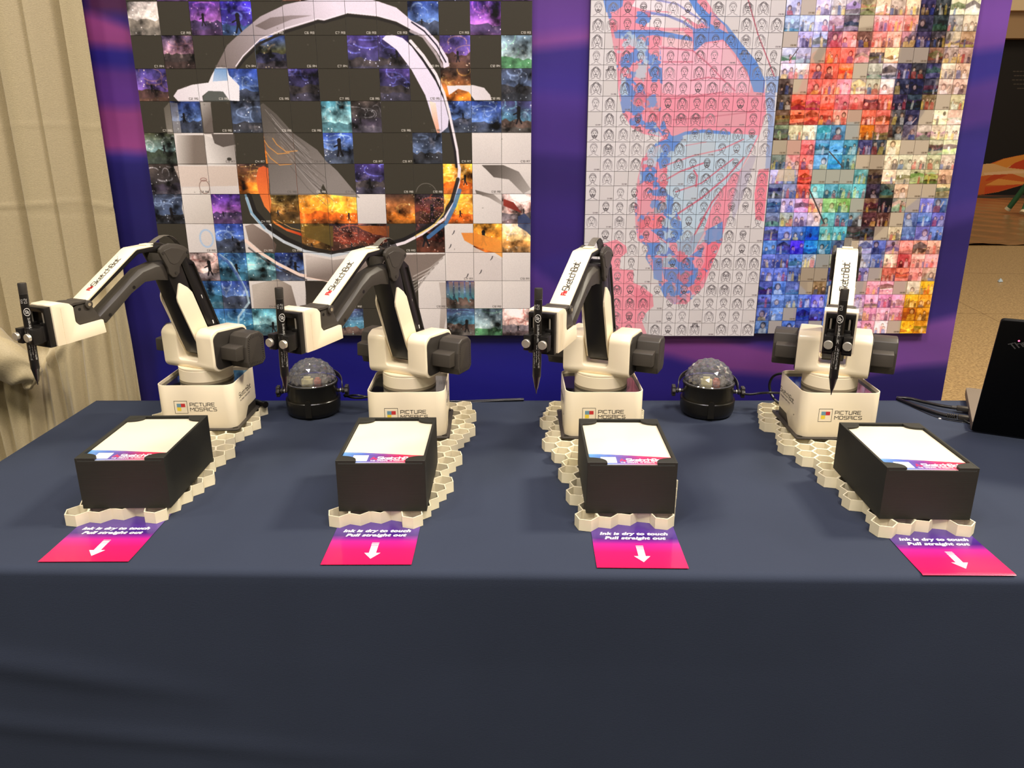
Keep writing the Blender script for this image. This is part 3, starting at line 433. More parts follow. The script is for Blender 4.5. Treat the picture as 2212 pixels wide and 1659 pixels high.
    for pts, col in (([(620, 90), (760, 80), (760, 130), (620, 210)], BL), ([(650, 180), (890, 180), (880, 220), (700, 220)], RD), ([(590, 240), (800, 230), (900, 320), (740, 350), (590, 350)], PK), ([(700, 270), (860, 250), (890, 320), (770, 320)], BL), ([(880, 300), (940, 340), (920, 500), (870, 480)], BL), ([(590, 370), (740, 360), (720, 500), (590, 500)], PK), ([(760, 410), (870, 370), (860, 480), (750, 490)], (150, 160, 175)),
        ([(600, 520), (840, 500), (830, 620), (600, 620)], (232, 124, 136)), ([(860, 500), (1010, 560), (1020, 640), (930, 620)], BL), ([(850, 620), (1030, 640), (960, 760), (880, 760), (720, 640)], BL), ([(680, 760), (860, 760), (960, 880), (840, 890), (700, 860)], (96, 130, 200)), ([(970, 760), (1240, 640), (1100, 880), (980, 870)], (150, 170, 196)), ([(1100, 880), (1220, 800), (1200, 900)], BL), ([(1250, 640), (1400, 560), (1400, 740), (1260, 760)], BL), ([(840, 900), (960, 900), (960, 1000), (830, 990)], (150, 172, 192)), ([(740, 900), (830, 900), (830, 1130), (750, 1100)], BL), ([(830, 1010), (1170, 1000), (1160, 1130), (1080, 1180), (940, 1140), (850, 1100)], (96, 134, 205)), ([(850, 1260), (940, 1150), (1060, 1180), (1060, 1300), (930, 1340)], (176, 150, 176)), ([(1080, 1180), (1180, 1130), (1200, 1190), (1120, 1230)], (206, 120, 132))): c.poly(pg(b, pts), col, .88)
    c.poly(pg(b, [(1250, 760), (1400, 740), (1340, 880), (1220, 1100), (1160, 1180), (1130, 1130), (1230, 950)]), (232, 112, 132), .9)
    c.poly(pg(b, [(1480, 380), (1560, 100), (1660, -60), (1720, -60), (1600, 300), (1500, 560)]), MV, .6)
    MARB()
    # second wing colours at the right edge and rose blots at the foot
    c.poly(pg(a, [(1850, 740), (1990, 740), (1980, 900), (1870, 880)]), (140, 165, 210), .9); c.poly(pg(a, [(1850, 900), (1950, 880), (1920, 1659), (1850, 1659), (1880, 1200)]), (110, 140, 205), .6); c.poly(pg(b, [(1740, 70), (1840, 60), (1790, 560), (1710, 540), (1700, 300)]), (232, 116, 136), .85)
    c.line(pg(a, [(1670, -60), (1780, 330), (1940, 740)]), (170, 70, 90), 3.5)
    c.poly(pg(b, [(270, 770), (400, 730), (490, 790), (500, 850), (440, 900), (430, 1010), (560, 1020), (560, 1140), (640, 1170), (740, 1250), (750, 1360), (680, 1420), (640, 1500), (700, 1659), (330, 1659), (340, 1100)]), (236, 148, 164)); c.poly(pg(b, [(560, 1170), (740, 1250), (750, 1360), (580, 1380)]), (226, 128, 146), .8)
    c.a = blur(c.a, 1)
    for j in range(NR):
        for i in range(NC):
            if r.rand() < .14: c.poly([(i*S, j*S), (i*S+S, j*S), (i*S+S, j*S+S), (i*S, j*S+S)], (176, 168, 164), .25); c.text('C%d R%d' % (i+3, j+9), i*S+S-24, j*S+S-5, 4, (110, 100, 104), 1., width=19)
            else: face(c, i*S, j*S, S, r)
    return c.image('sketch mosaic artwork')
IM_SKETCH = art_sketch()
# ---- colour photographs tinted by the other wing
def art_photo():
    S = 52; NC, NR = 13, 24; k = S/.02603; x0, z1 = .1350+13*.02617+.0006, .1130+.02603*24; r = np.random.RandomState(8)
    base = Cv(S*NC, S*NR, (198, 184, 158))
    def q(px, py): x, z = ony(px, py, 1.487); return ((x-x0)*k, (z1-z)*k)
    a = (1660, 0, .22298); b = (1620, 350, .22905); pg = lambda o, pts: [q(o[0]+u*o[2], o[1]+v*o[2]) for u, v in pts]
    for o, pts, col in ((a, [(150, -90), (640, -90), (620, 400), (300, 700), (130, 730)], (188, 190, 226)), (a, [(640, -90), (1000, -90), (700, 400), (600, 300)], (196, 186, 186)),
        (a, [(560, 420), (760, 300), (1010, 250), (1300, 120), (1450, 200), (1320, 420), (1250, 700), (1080, 1000), (800, 1150), (480, 1180), (220, 1000), (300, 850), (420, 520)], (232, 138, 140)), (a, [(690, 430), (860, 430), (840, 720), (540, 880), (370, 740), (420, 570)], (236, 120, 104)), (a, [(210, 900), (640, 880), (640, 1180), (350, 1170), (200, 1180)], (232, 110, 92)), (a, [(1000, 400), (1290, 400), (1270, 560), (980, 560)], (222, 170, 120)), (a, [(820, 560), (1260, 560), (1240, 870), (800, 870)], (196, 192, 178)),
        (a, [(600, 400), (900, 170), (1020, 0), (1200, -90), (960, -90), (780, 120), (560, 330), (430, 560), (470, 660)], (84, 76, 80)), (a, [(740, 290), (1030, 250), (1010, 400), (870, 400)], (92, 76, 58)), (a, [(880, 400), (1000, 410), (940, 560), (840, 560)], (110, 70, 92)), (a, [(1480, -90), (1780, -90), (1780, 100), (1830, 240), (1720, 520), (1640, 700), (1600, 870), (1500, 1100), (1330, 1330), (1180, 1330), (1180, 1030), (1230, 700), (1290, 420), (1450, 250)], (66, 66, 84)), (a, [(1560, 410), (1720, 410), (1700, 560), (1570, 560)], (128, 104, 72)), (a, [(1490, 870), (1620, 870), (1600, 1020), (1480, 1020)], (120, 96, 70)),
        (a, [(800, 1000), (1200, 900), (1200, 1330), (880, 1330), (760, 1180)], (178, 104, 88)), (a, [(880, 1180), (1040, 1180), (1030, 1330), (880, 1330)], (210, 120, 50)), (a, [(100, 740), (210, 740), (200, 1190), (60, 1190)], (88, 78, 64)), (a, [(60, 1190), (200, 1190), (180, 1659), (0, 1659)], (126, 122, 104)), (a, [(450, 1190), (880, 1180), (860, 1470), (740, 1659), (430, 1659), (440, 1330)], (92, 144, 180)), (a, [(180, 1350), (440, 1360), (430, 1560), (300, 1659), (180, 1500)], (222, 110, 112)), (a, [(980, 1480), (1120, 1480), (1100, 1659), (960, 1659)], (122, 104, 82)), (a, [(860, 1330), (1130, 1330), (1120, 1480), (860, 1480)], (70, 78, 100)), (a, [(1880, 250), (2030, 250), (1800, 1200), (1720, 1200)], (182, 160, 134)),
        (b, [(180, 0), (440, 0), (500, 330), (640, 600), (400, 600), (280, 470), (160, 200)], (150, 150, 180)), (b, [(430, 60), (560, 60), (560, 330), (640, 470), (530, 470), (440, 200)], (234, 104, 90)), (b, [(560, 60), (1110, 60), (1060, 470), (900, 730), (620, 860), (640, 600), (700, 470), (560, 330)], (104, 158, 172)), (b, [(680, 330), (960, 320), (930, 470), (700, 470)], (150, 180, 120)), (b, [(1110, 60), (1250, 60), (1210, 320), (1340, 320), (1310, 470), (1280, 600), (1160, 720), (900, 730), (920, 600), (1060, 470), (1090, 200)], (82, 66, 66)), (b, [(1110, 0), (1250, 0), (1240, 170), (1110, 180)], (120, 104, 82)), (b, [(1080, 330), (1200, 330), (1190, 460), (1060, 460)], (130, 104, 76)), (b, [(1200, 190), (1400, 190), (1380, 470), (1180, 470)], (46, 48, 56)), (b, [(1250, 190), (1900, 60), (1880, 320), (1400, 320)], (196, 174, 144)),
        (b, [(140, 200), (290, 200), (280, 600), (110, 600)], (128, 134, 176)), (b, [(110, 600), (640, 600), (620, 860), (470, 1000), (1000, 1000), (1000, 1130), (880, 1380), (740, 1640), (-40, 1640), (40, 1130), (90, 870)], (96, 120, 186)), (b, [(500, 600), (640, 600), (620, 870), (480, 870)], (38, 110, 196)), (b, [(360, 740), (490, 740), (480, 870), (350, 870)], (74, 58, 196)), (b, [(470, 1000), (760, 1000), (740, 1250), (560, 1250), (440, 1130)], (86, 74, 70)), (b, [(620, 870), (760, 870), (740, 1000), (600, 1000)], (44, 96, 150)), (b, [(600, 740), (880, 740), (860, 870), (620, 870)], (72, 142, 176)), (b, [(540, 1130), (740, 1120), (720, 1250), (540, 1250)], (140, 124, 100)), (b, [(420, 1370), (740, 1380), (720, 1500), (400, 1500)], (74, 88, 190)), (b, [(540, 1250), (680, 1250), (660, 1370), (530, 1370)], (96, 90, 200)),
        (b, [(1320, 460), (1450, 460), (1440, 600), (1420, 720), (1280, 720), (1140, 740), (1050, 870), (1100, 1000), (1240, 980), (1240, 850), (1410, 720), (1800, 740), (1840, 470), (1860, 330), (1600, 330), (1460, 440)], (112, 122, 178)), (b, [(1020, 1000), (1240, 980), (1210, 1120), (1080, 1150), (1020, 1380), (990, 1640), (950, 1640)], (134, 128, 176)), (b, [(1400, 730), (1780, 740), (1740, 980), (1610, 1110), (1240, 1110), (1240, 990), (1380, 860)], (218, 150, 138)), (b, [(1380, 860), (1500, 860), (1490, 980), (1370, 980)], (170, 70, 84)), (b, [(1240, 990), (1500, 980), (1480, 1110), (1240, 1110)], (190, 112, 92)), (b, [(1080, 1110), (1470, 1110), (1440, 1370), (1410, 1500), (1150, 1500), (1160, 1640), (1000, 1640), (1040, 1300)], (216, 150, 176)), (b, [(1600, 1110), (1740, 1110), (1690, 1400), (1640, 1640), (1400, 1620), (1420, 1500), (1440, 1240), (1590, 1240)], (224, 160, 54)), (b, [(1430, 1370), (1560, 1370), (1550, 1500), (1420, 1500)], (206, 112, 40)), (b, [(1150, 1500), (1400, 1500), (1400, 1640), (1150, 1640)], (232, 184, 188)), (b, [(800, 740), (930, 740), (900, 900), (780, 900)], (70, 70, 90)), (b, [(1740, 980), (1740, 740), (1790, 740), (1760, 1000)], (222, 160, 150))):
        base.poly(pg(o, pts), col)
    bl = blur(base.a, 7); c = Cv(base.W, base.H, (0, 0, 0)); c.a = (base.a*.6+bl*.4).copy()
    for j in range(NR):
        for i in range(NC):
            x, y = i*S, j*S; col = base.a[y+6:y+S-6, x+6:x+S-6].reshape(-1, 3).mean(0)*255; lum = col.mean(); P4 = [(x, y), (x+S, y), (x+S, y+S), (x, y+S)]
            if r.rand() < .13: c.poly(P4, (176, 164, 146), .8); c.text('C%d R%d' % (i+16, j+9), x+S-23, y+S-5, 4, (110, 98, 84), 1., width=19); continue
            col = np.clip(col*(.78+.44*r.rand())+(r.rand(3)-.5)*26, 0, 255); h = y+S*(.3+.45*r.rand()); c.poly([(x, y), (x+S, y), (x+S, h), (x, h)], np.clip(col*1.12+14, 0, 255), .55); c.poly([(x, h), (x+S, h), (x+S, y+S), (x, y+S)], col*(.72+.2*r.rand()), .55)
            kind = r.randint(6)
            if kind >= 4:                                         # landscapes and slanting shapes
                for f in range(3+r.randint(3)):
                    yy = y+S*(.25+.7*r.rand()); sl_ = S*(r.rand()-.5)*.6; cc = np.clip(col*(.45+.95*r.rand())+(r.rand(3)-.5)*60, 0, 255); c.poly([(x, yy), (x+S*.5, min(y+S, max(y, yy+sl_))), (x+S, yy), (x+S, min(y+S, yy+S*.2)), (x, min(y+S, yy+S*.3))], cc, .75)
                c.ell(x+S*(.2+.6*r.rand()), y+S*(.2+.6*r.rand()), S*(.05+.1*r.rand()), S*(.05+.13*r.rand()), np.clip(col*(.4 if r.rand() > .5 else 1.5), 0, 255), .8)
            n = (1, 2, 3, 5, 0, 1)[kind]
            for f in range(n):                                    # little figures
                sc = (1.7, 1.15, .8, .55, 1, .5)[kind]; fx = x+S*((f+.5)/n+.25*(r.rand()-.5)) if n > 1 else x+S*(.25+.5*r.rand()); fy = y+S*(.32+.36*r.rand()); hh = S*(.12+.06*r.rand())*sc; hue = np.array([[240, 225, 205], [48, 44, 58], [235, 235, 235], [70, 96, 165], [205, 80, 74], [235, 200, 90]][r.randint(6)], float)
                cc = np.clip(hue*.6+col*.4, 0, 255); ln = hh*(r.rand()-.5); cl_ = lambda v, lo, hi: max(lo, min(hi, v))
                c.poly([(cl_(px_, x, x+S), cl_(py_, y, y+S)) for px_, py_ in ((fx-hh*1.1+ln, y+S), (fx-hh*.95, fy+hh*.8), (fx, fy+hh*.3), (fx+hh*.95, fy+hh*.8), (fx+hh*1.0+ln, y+S))], cc, .85); hx, hy = cl_(fx, x+hh, x+S-hh), cl_(fy-hh*.2, y+hh, y+S-hh)
                c.ell(hx, hy, hh*.74, hh*.9, np.clip(col*.3+np.array([58, 44, 38])*(.6+r.rand()), 0, 255), .9); c.ell(hx, hy+hh*.18, hh*.48, hh*.62, np.clip(np.array([236, 200, 174])*.65+col*.35, 0, 255), .9)
                if r.rand() > .5: c.line([(fx+hh*.8, fy+hh*.9), (cl_(fx+hh*(1.6*r.rand()+.4), x, x+S), cl_(fy-hh*r.rand(), y, y+S))], np.clip(np.array([236, 200, 174])*.7+col*.3, 0, 255), hh*.3)
            for f in range(4): u = (x+S*r.rand(), y+S*r.rand()); c.line([u, (u[0]+S*.3*(r.rand()-.5), u[1]+S*.3*(r.rand()-.5))], np.clip(col*(.5 if r.rand() > .5 else 1.35), 0, 255), 2., .6)
            tint = col[None, None]/255.; t = c.a[y:y+S, x:x+S]; c.a[y:y+S, x:x+S] = np.clip(t*.8+tint*.2+(.17*fbm(S, S, r, 4, 4)[..., None] if r.rand() > .0 else 0), 0, 1)
    c.a = np.clip(blur((c.a-.55)*1.28+.53, 1), 0.05, 1)
    c.line(pg(b, [(560, 260), (700, 580)]), (72, 62, 62), 5); c.line(pg(a, [(590, 1470), (720, 1620)]), (80, 72, 70), 4); c.line(pg(a, [(200, 590), (290, 470)]), (90, 70, 80), 3)
    c.poly(pg(b, [(240, 180), (270, 70), (330, 60), (420, 70), (420, 180)]), (206, 186, 156), .8)
    return c.image('photo mosaic artwork')
IM_PHOTO = art_photo()
# ---- postcard with a wave band
def art_card():
    W, H = 480, 692; c = Cv(W, H, (238, 226, 198)); yb = H-150
    top = [(x, yb-8*math.cos(x/W*3.0)+34*(x/W)**1.3) for x in range(0, W+1, 12)]; n = len(top); cols = [(96, 150, 200), (70, 96, 176), (120, 50, 130), (214, 34, 76), (222, 40, 66)]
    def cc(t): t = min(.999, t)*4; i = int(t); return tuple(cols[i][k]*(1-t+i)+cols[i+1][k]*(t-i) for k in range(3))
    for (x1, y1), (x2, y2) in zip(top, top[1:]): c.poly([(x1, y1), (x2+.6, y2), (x2+.6, H), (x1, H)], cc((x1+x2)/2/W))
    for (x1, y1), (x2, y2) in zip(top, top[1:]): c.line([(x1, y1+12+10*x1/W), (x2, y2+12+10*x2/W)], tuple(min(255, v*1.15+20) for v in cc(x1/W)), 7, .6)
    c.poly([(0, H-16), (W, H-16), (W, H), (0, H)], (225, 236, 244), .45)
    c.poly([(66, H-112), (156, H-112), (156, H-26), (66, H-26)], (244, 242, 236))          # plain patch
    c.text('SketchBot', 216, H-52, 36, (250, 246, 244), 8, width=218); c.line([(176, H-50), (188, H-84), (200, H-50)], (232, 40, 90), 7); c.line([(180, H-62), (202, H-62)], (232, 40, 90), 5); c.ell(204, H-58, 8, 10, (232, 40, 90))
    c.text('THE ORIGINAL AI ROBOTIC ARTIST', 176, H-26, 13, (245, 236, 236), 2.6, width=262); return c.image('postcard artwork')
IM_CARD = art_card()
# ---- flame ribbons on the far booth
def art_booth():
    W, H = 1000, 380; c = Cv(W, H, (17, 11, 7)); s = W/8.; X0 = 6.3; ZT = 3.06-.74
    def q(px, py): x, z = ony(px, py, 16.84); return ((x-X0)*s, (ZT-z)*s)
    o = (2030, 300, .18091); pg = lambda pts: [q(o[0]+a*o[2], o[1]+b*o[2]) for a, b in pts]
    R = lambda pts, col: c.poly(pg(pts), col)
    R([(-1500, 900), (-400, 420), (300, 380), (600, 300), (760, 240), (900, 210), (1010, 190), (1400, 160), (3200, 420), (3200, 560), (1400, 520), (1010, 550), (700, 640), (520, 670), (100, 720), (-1500, 1000)], (206, 96, 34))
    R([(-800, 560), (560, 300), (700, 300), (1010, 350), (2600, 500), (2600, 560), (1010, 470), (800, 400), (560, 440), (-800, 640)], (222, 172, 112)); R([(640, 300), (760, 245), (1010, 190), (1400, 190), (900, 290), (800, 350)], (222, 140, 50)); R([(820, 350), (900, 290), (1010, 250), (1700, 260), (1010, 370)], (196, 62, 20)); R([(540, 500), (640, 430), (820, 430), (700, 480), (560, 510)], (196, 70, 24)); R([(540, 560), (700, 480), (1010, 520), (1600, 520), (700, 560)], (230, 150, 66)); R([(530, 670), (540, 580), (800, 560), (1000, 545), (700, 630)], (206, 74, 26)); R([(520, 410), (900, 380), (1300, 400), (900, 420), (540, 440)], (232, 188, 140))
    for i, (a, w_) in enumerate(((2189, 60), (2191, 50), (2187, 64), (2190, 54), (2198, 40))):      # five blurred lines of type, too far off to read
        p0 = q(a, 154.5+i*9.2)
        for t in range(9): c.line([(p0[0]+t*w_/7., p0[1]), (p0[0]+t*w_/7.+w_/12., p0[1])], (120, 112, 100), 2.2, .6)
    return c.image('booth artwork')
IM_BOOTH = art_booth()

# ================================================================== the setting
bm = bmesh.new(); box(bm, (4, 14, -.02), (40, 44, .04)); m = mat('polished concrete', srgb(168, 138, 92), .42, noise=(24, .12), bump=(60, .15, .002))
nt = m.node_tree; b = nt.nodes['Principled BSDF']; rmp = [n for n in nt.nodes if n.type == 'VALTORGB'][0]
n2 = nt.nodes.new('ShaderNodeTexNoise'); n2.inputs['Scale'].default_value = 80; n2.inputs['Detail'].default_value = 8; r2 = nt.nodes.new('ShaderNodeValToRGB'); r2.color_ramp.elements[0].position = .36; r2.color_ramp.elements[1].position = .62
r2.color_ramp.elements[0].color = (*srgb(120, 92, 52), 1); r2.color_ramp.elements[1].color = (1, 1, 1, 1); mx = nt.nodes.new('ShaderNodeMixRGB'); mx.blend_type = 'MULTIPLY'; mx.inputs[0].default_value = .6
tc = [n for n in nt.nodes if n.type == 'TEX_COORD'][0]; nt.links.new(tc.outputs['Object'], n2.inputs[0]); nt.links.new(n2.outputs[0], r2.inputs[0]); nt.links.new(rmp.outputs[0], mx.inputs[1]); nt.links.new(r2.outputs[0], mx.inputs[2]); nt.links.new(mx.outputs[0], b.inputs['Base Color'])
tag(link('floor', mesh_bm(bm), m), 'speckled tan concrete floor of the exhibition hall', kind='structure')
# control joints cut in the concrete
for k, (a, c) in enumerate((((1.5, 5.6), (9, 5.2)), ((2, 7.4), (9, 6.9)), ((3.1, 3.4), (3.9, 9.0)))):
    bm = bmesh.new(); d = (Vector(c)-Vector(a)).normalized(); s = Vector((-d.y, d.x))*.004
    bm.faces.new([bm.verts.new((*q, .0008)) for q in (Vector(a)-s, Vector(c)-s, Vector(c)+s, Vector(a)+s)])
    tag(link('trim_%d' % (k+1), mesh_bm(bm), mat('joint filler', srgb(132, 104, 66), .8)), 'thin dark joint line in the concrete floor', kind='structure')
bm = bmesh.new(); box(bm, (.1, -.9, .0015), (6.6, 6.0, .003)); tag(link('added_dark_carpet', mesh_bm(bm), mat('charcoal carpet', srgb(46, 46, 52), .95, noise=(300, .2), bump=(600, .5, .003))), 'unseen charcoal carpet added under the draped table to cut light bouncing off the floor', 'carpet')  # out-of-view dark carpet, added to keep floor bounce off the tablecloth front
# far wall of the hall
bm = bmesh.new(); box(bm, (6, 24, 4), (60, .2, 8)); tag(link('wall_back', mesh_bm(bm), mat('hall wall paint', srgb(196, 172, 128), .8)), 'beige far wall of the hall', kind='structure')
# wrinkled plastic sheet over the carpet
bm = bmesh.new(); nx, ny = 110, 90; g = [[bm.verts.new((2.5+11*i/nx, 9.15+7.2*j/ny, .012+.006*math.sin(i*.9+j*.37)+.012*random.random()*(1.6 if j < 5 else .45))) for i in range(nx+1)] for j in range(ny+1)]
for j in range(ny):
    for i in range(nx): bm.faces.new((g[j][i], g[j][i+1], g[j+1][i+1], g[j+1][i]))
o = link('plastic_sheet', mesh_bm(bm), mat('carpet film', srgb(142, 104, 66), .22, spec=.6, noise=(3, .12)), smooth=60); tag(o, 'wrinkled clear plastic film laid over brown carpet across the aisle', 'floor covering')
# ================================================================== purple backdrop
YB = 1.50
def board(name, x0, x1, z0, z1, y0, y1, m_front, m_side, parent=None):
    me = bpy.data.meshes.new(name); v = [(x0, y0, z0), (x1, y0, z0), (x1, y0, z1), (x0, y0, z1), (x0, y1, z0), (x1, y1, z0), (x1, y1, z1), (x0, y1, z1)]
    me.from_pydata(v, [], [(0, 1, 2, 3), (5, 4, 7, 6), (4, 0, 3, 7), (1, 5, 6, 2), (3, 2, 6, 7), (4, 5, 1, 0)])
    uv = me.uv_layers.new(name='UVMap'); q = [(0, 0), (1, 0), (1, 1), (0, 1)]
    for i in range(4): uv.data[i].uv = q[i]
    me.materials.append(m_front); me.materials.append(m_side)
    for i in range(1, 6): me.polygons[i].material_index = 1
    return link(name, me, None, parent)
BX0, BX1, BZ1 = -0.778, 0.8755, 1.35
bd = board('display_backdrop', BX0, BX1, .006, T0+BZ1, YB, YB+.03, printmat('backdrop print', IM_BACK, .4, bump=(3.5, .25, .01)), mat('backdrop edge', srgb(205, 175, 150), .6))
tag(bd, 'tall purple display backdrop printed with magenta waves behind the table', 'backdrop')
# ================================================================== mosaic boards: every tile a piece of its own
def tile_board(name, x0, z0, pitch, nc, nr, im, rgh, label, cat, backcol, th=.010, first=300, skew=0.0):
    y0 = 1.488; root = empty(name, (x0, y0, T0+z0)); tag(root, label, cat)
    bm = bmesh.new(); box(bm, (nc*pitch/2, -.0+th/2, nr*pitch/2), (nc*pitch, th, nr*pitch)); link('backing', mesh_bm(bm), mat(name+' backing', backcol, .6), root)
    m = printmat(name+' print', im, rgh, coat=.12); rest = []
    order = sorted(((c, r) for r in range(nr) for c in range(nc)), key=lambda q: -(q[1]*pitch < .70-z0)*1000-q[0]*0+q[1])
    e = .00035
    def quad(c, r, vs, fs, uvs):
        d = -.0012-.0005*random.random(); a, b_ = c*pitch+e, (c+1)*pitch-e; p, q = r*pitch+e, (r+1)*pitch-e; k = len(vs)
        vs += [(a, d, p), (b_, d, p), (b_, d, q), (a, d, q), (a, 0, p), (b_, 0, p), (b_, 0, q), (a, 0, q)]
        fs += [(k, k+1, k+2, k+3), (k+4, k, k+3, k+7), (k+1, k+5, k+6, k+2), (k+3, k+2, k+6, k+7), (k+4, k+5, k+1, k)]
        U = [(c/nc+.002/nc*6, r/nr+.002/nr*6), ((c+1)/nc-.012/nc, r/nr+.012/nr), ((c+1)/nc-.012/nc, (r+1)/nr-.012/nr), (c/nc+.012/nc, (r+1)/nr-.012/nr)]; uvs += U+[U[0]]*4*4
    def make(cells, nm):
        vs, fs, uvs = [], [], []
        for c, r in cells: quad(c, r, vs, fs, uvs)
        me = bpy.data.meshes.new(nm); me.from_pydata(vs, [], fs); uv = me.uv_layers.new(name='UVMap'); uv.data.foreach_set('uv', [x for q in uvs for x in q]); return link(nm, me, m, root)
    for c, r in order[:first]: make([(c, r)], 'tile')
    if order[first:]: tag(make(order[first:], 'tile_field'), 'remaining picture tiles at the top of the board', kind='stuff')
    return root
tile_board('picture_mosaic', -.6755, .109, .0545, 13, 12, IM_ASTRO, .32, 'large mosaic board whose square tiles form an astronaut helmet', 'mosaic', srgb(96, 92, 84))
tile_board('sketch_mosaic', .1350, .1080, .02617, 13, 24, IM_SKETCH, .38, 'mosaic board of small line-drawn faces under a pink and blue butterfly wing', 'mosaic', srgb(92, 86, 84))
tile_board('photo_mosaic', .1350+13*.02617+.0006, .1130, .02603, 13, 24, IM_PHOTO, .38, 'mosaic board of tiny colour photographs beside the line-drawn faces', 'mosaic', srgb(110, 104, 96))
# ================================================================== curtain
def fold(x, z):
    u = -.7425-x                                      # distance to the left of the free edge
    def val(a, wd, dp): t = (u-a)/wd; return dp*math.exp(-2.2*t)*(1-math.exp(-14*t)) if t >= 0 else 0
    up = val(.040, .055, .075)+val(.103, .030, .030)+val(.163, .045, .085)+val(.235, .05, .07)+val(.32, .06, .055)+val(.43, .07, .05)+val(.55, .07, .05)+.004*math.sin(u*38+.6)+.0012*math.sin(u*150+z*3)
    zb = max(.065, .215-.8*u); t = 1/(1+math.exp((z-zb)/.012)); w_ = u*150+2.2*math.sin(u*17+2)+(z-zb)*(3+4*math.sin(u*40))
    lo = .008*math.sin(w_)+.005*math.sin(u*263+z*9+1.7*math.sin(u*30))+.010*math.sin(u*44-z*5)-.016*t
    bulge = -.016*math.exp(-((z-zb+.012)/.016)**2)*(.65+.35*math.sin(u*210+z*60))
    return up*(1-t)+lo*t+bulge-.0014*math.exp(-((z-.36-.03*u-.006*math.sin(u*22))/.003)**2)-.0008*math.exp(-((z-.50-.004*math.sin(u*15))/.0025)**2)+.0006*math.exp(-((z-.345-.03*u)/.006)**2)
bm = bmesh.new(); nx, nz = 700, 210; xs = [-.7425-.95*i/nx for i in range(nx+1)]; zs = [-.735+2.0*j/nz for j in range(nz+1)]
zs = sorted([-.73, -.55, -.4, -.3, -.2]+[-.12+.9*j/180 for j in range(181)]+[.9, 1.1, 1.4])
g = [[bm.verts.new((x+.010*(z < .0)*0, max(1.464+fold(x, z), 1.426 if x > -.84 else 1.3), z+T0)) for x in xs] for z in zs]
for j in range(len(zs)-1):
    for i in range(nx): bm.faces.new((g[j][i], g[j+1][i], g[j+1][i+1], g[j][i+1]))
lin = mat('beige slub linen', srgb(176, 161, 124), .55, sheen=.25, noise=(1, .10, (420, 420, 900)), bump=(1, .45, .0010, (330, 330, 1100)))
cur = link('curtain', mesh_bm(bm), lin, smooth=80); md = cur.modifiers.new('th', 'SOLIDIFY'); md.thickness = .0015; md.offset = 1
tag(cur, 'pleated beige slub fabric drape hanging beside the backdrop', 'curtain')
# knot of gathered cloth, part of the drape
bm = bmesh.new(); ns, nr_ = 90, 30; R = []
for i in range(ns+1):
    s = i/ns; cx = -.905-.16*s; cz = .045+.075*math.sin(min(1, s*1.6)*math.pi*.55)-.03*s; cy = 1.40; rad = .012+.045*math.sin(min(1, s*2.2+.08)*math.pi*.5)
    R.append([bm.verts.new((cx+.012*math.sin(6.28*k/nr_+s*9), cy-math.cos(6.28*k/nr_)*rad*.62-.004*math.sin(6.28*k/nr_*5+s*26), T0+cz+math.sin(6.28*k/nr_)*rad*(1+.10*math.sin(6.28*k/nr_*4+s*18)))) for k in range(nr_)])
for a, b2 in zip(R, R[1:]):
    for k in range(nr_): bm.faces.new((a[k], a[(k+1) % nr_], b2[(k+1) % nr_], b2[k]))
bm.faces.new(R[0]); bm.faces.new(R[-1][::-1]); link('gathered_knot', mesh_bm(bm), lin, cur, 80)
# ================================================================== draped table
def edge(x): return .7900-.0170*x
TL, TR, YK = -.803, 1.03, 1.4165
RR = .010
prof = [(1, 0)]                                            # rows from back to front then down
rows = []                                                  # each: function x -> (y, z)
rows.append(lambda x: (YK, -.735)); rows.append(lambda x: (YK, -.3)); rows.append(lambda x: (YK, -.03)); rows.append(lambda x: (YK-.002, -.006)); rows.append(lambda x: (YK-.008, 0))
for k in range(1, 40): rows.append(lambda x, k=k: (YK-.008+(edge(x)+RR-YK+.008)*k/39, .0))
for k in range(1, 9): rows.append(lambda x, a=k*math.pi/16: (edge(x)+RR-RR*math.sin(a), -RR+RR*math.cos(a)))
def front(x, t):
    z = -RR-(.735-RR)*t; u = x+.8
    w_ = .003*math.sin(x*5+1)+.006*t*math.sin(x*7.5+.5)+.003*t*math.sin(x*17+2)
    d1 = (x+.80)-.9*(t-.18); fold_ = .004*math.exp(-((z+.13+.16*(x+.65))/.018)**2)*max(0, min(1, (-.33-x)/.2))*1.0
    fold2 = .003*math.exp(-((z+.24+.10*(x+.5))/.014)**2)*max(0, min(1, (-.1-x)/.3))
    return (edge(x)+.012*t+w_*min(1, t*6)-fold_-fold2, z)
for k in range(1, 70): rows.append(lambda x, t=(k/69): front(x, t))
bm = bmesh.new(); nx = 150; cols = []
for i in range(nx+1):
    x = TL+(TR-TL)*i/nx; cols.append([bm.verts.new((x, r(x)[0], T0+r(x)[1])) for r in rows])
for a, b2 in zip(cols, cols[1:]):
    for j in range(len(rows)-1): bm.faces.new((a[j], a[j+1], b2[j+1], b2[j]))
for side, cl, sg in (('l', cols[0], -1), ('r', cols[-1], 1)):     # drops at both ends
    top = cl[4:-1]; prev = top
    for dx, dz in ((.003, .002), (.010, .008), (.014, .03), (.016, .25), (.018, .733)):
        nw = [bm.verts.new((v.co.x+sg*dx, v.co.y, min(v.co.z, T0-dz) if True else 0)) for v in top]
        for a, b3, c, d in zip(prev, prev[1:], nw[1:], nw): bm.faces.new((a, b3, c, d))
        prev = nw
cl = link('tablecloth', mesh_bm(bm), M['cloth'], smooth=70); tag(cl, 'navy blue fabric covering the long display table down to the floor', 'tablecloth')
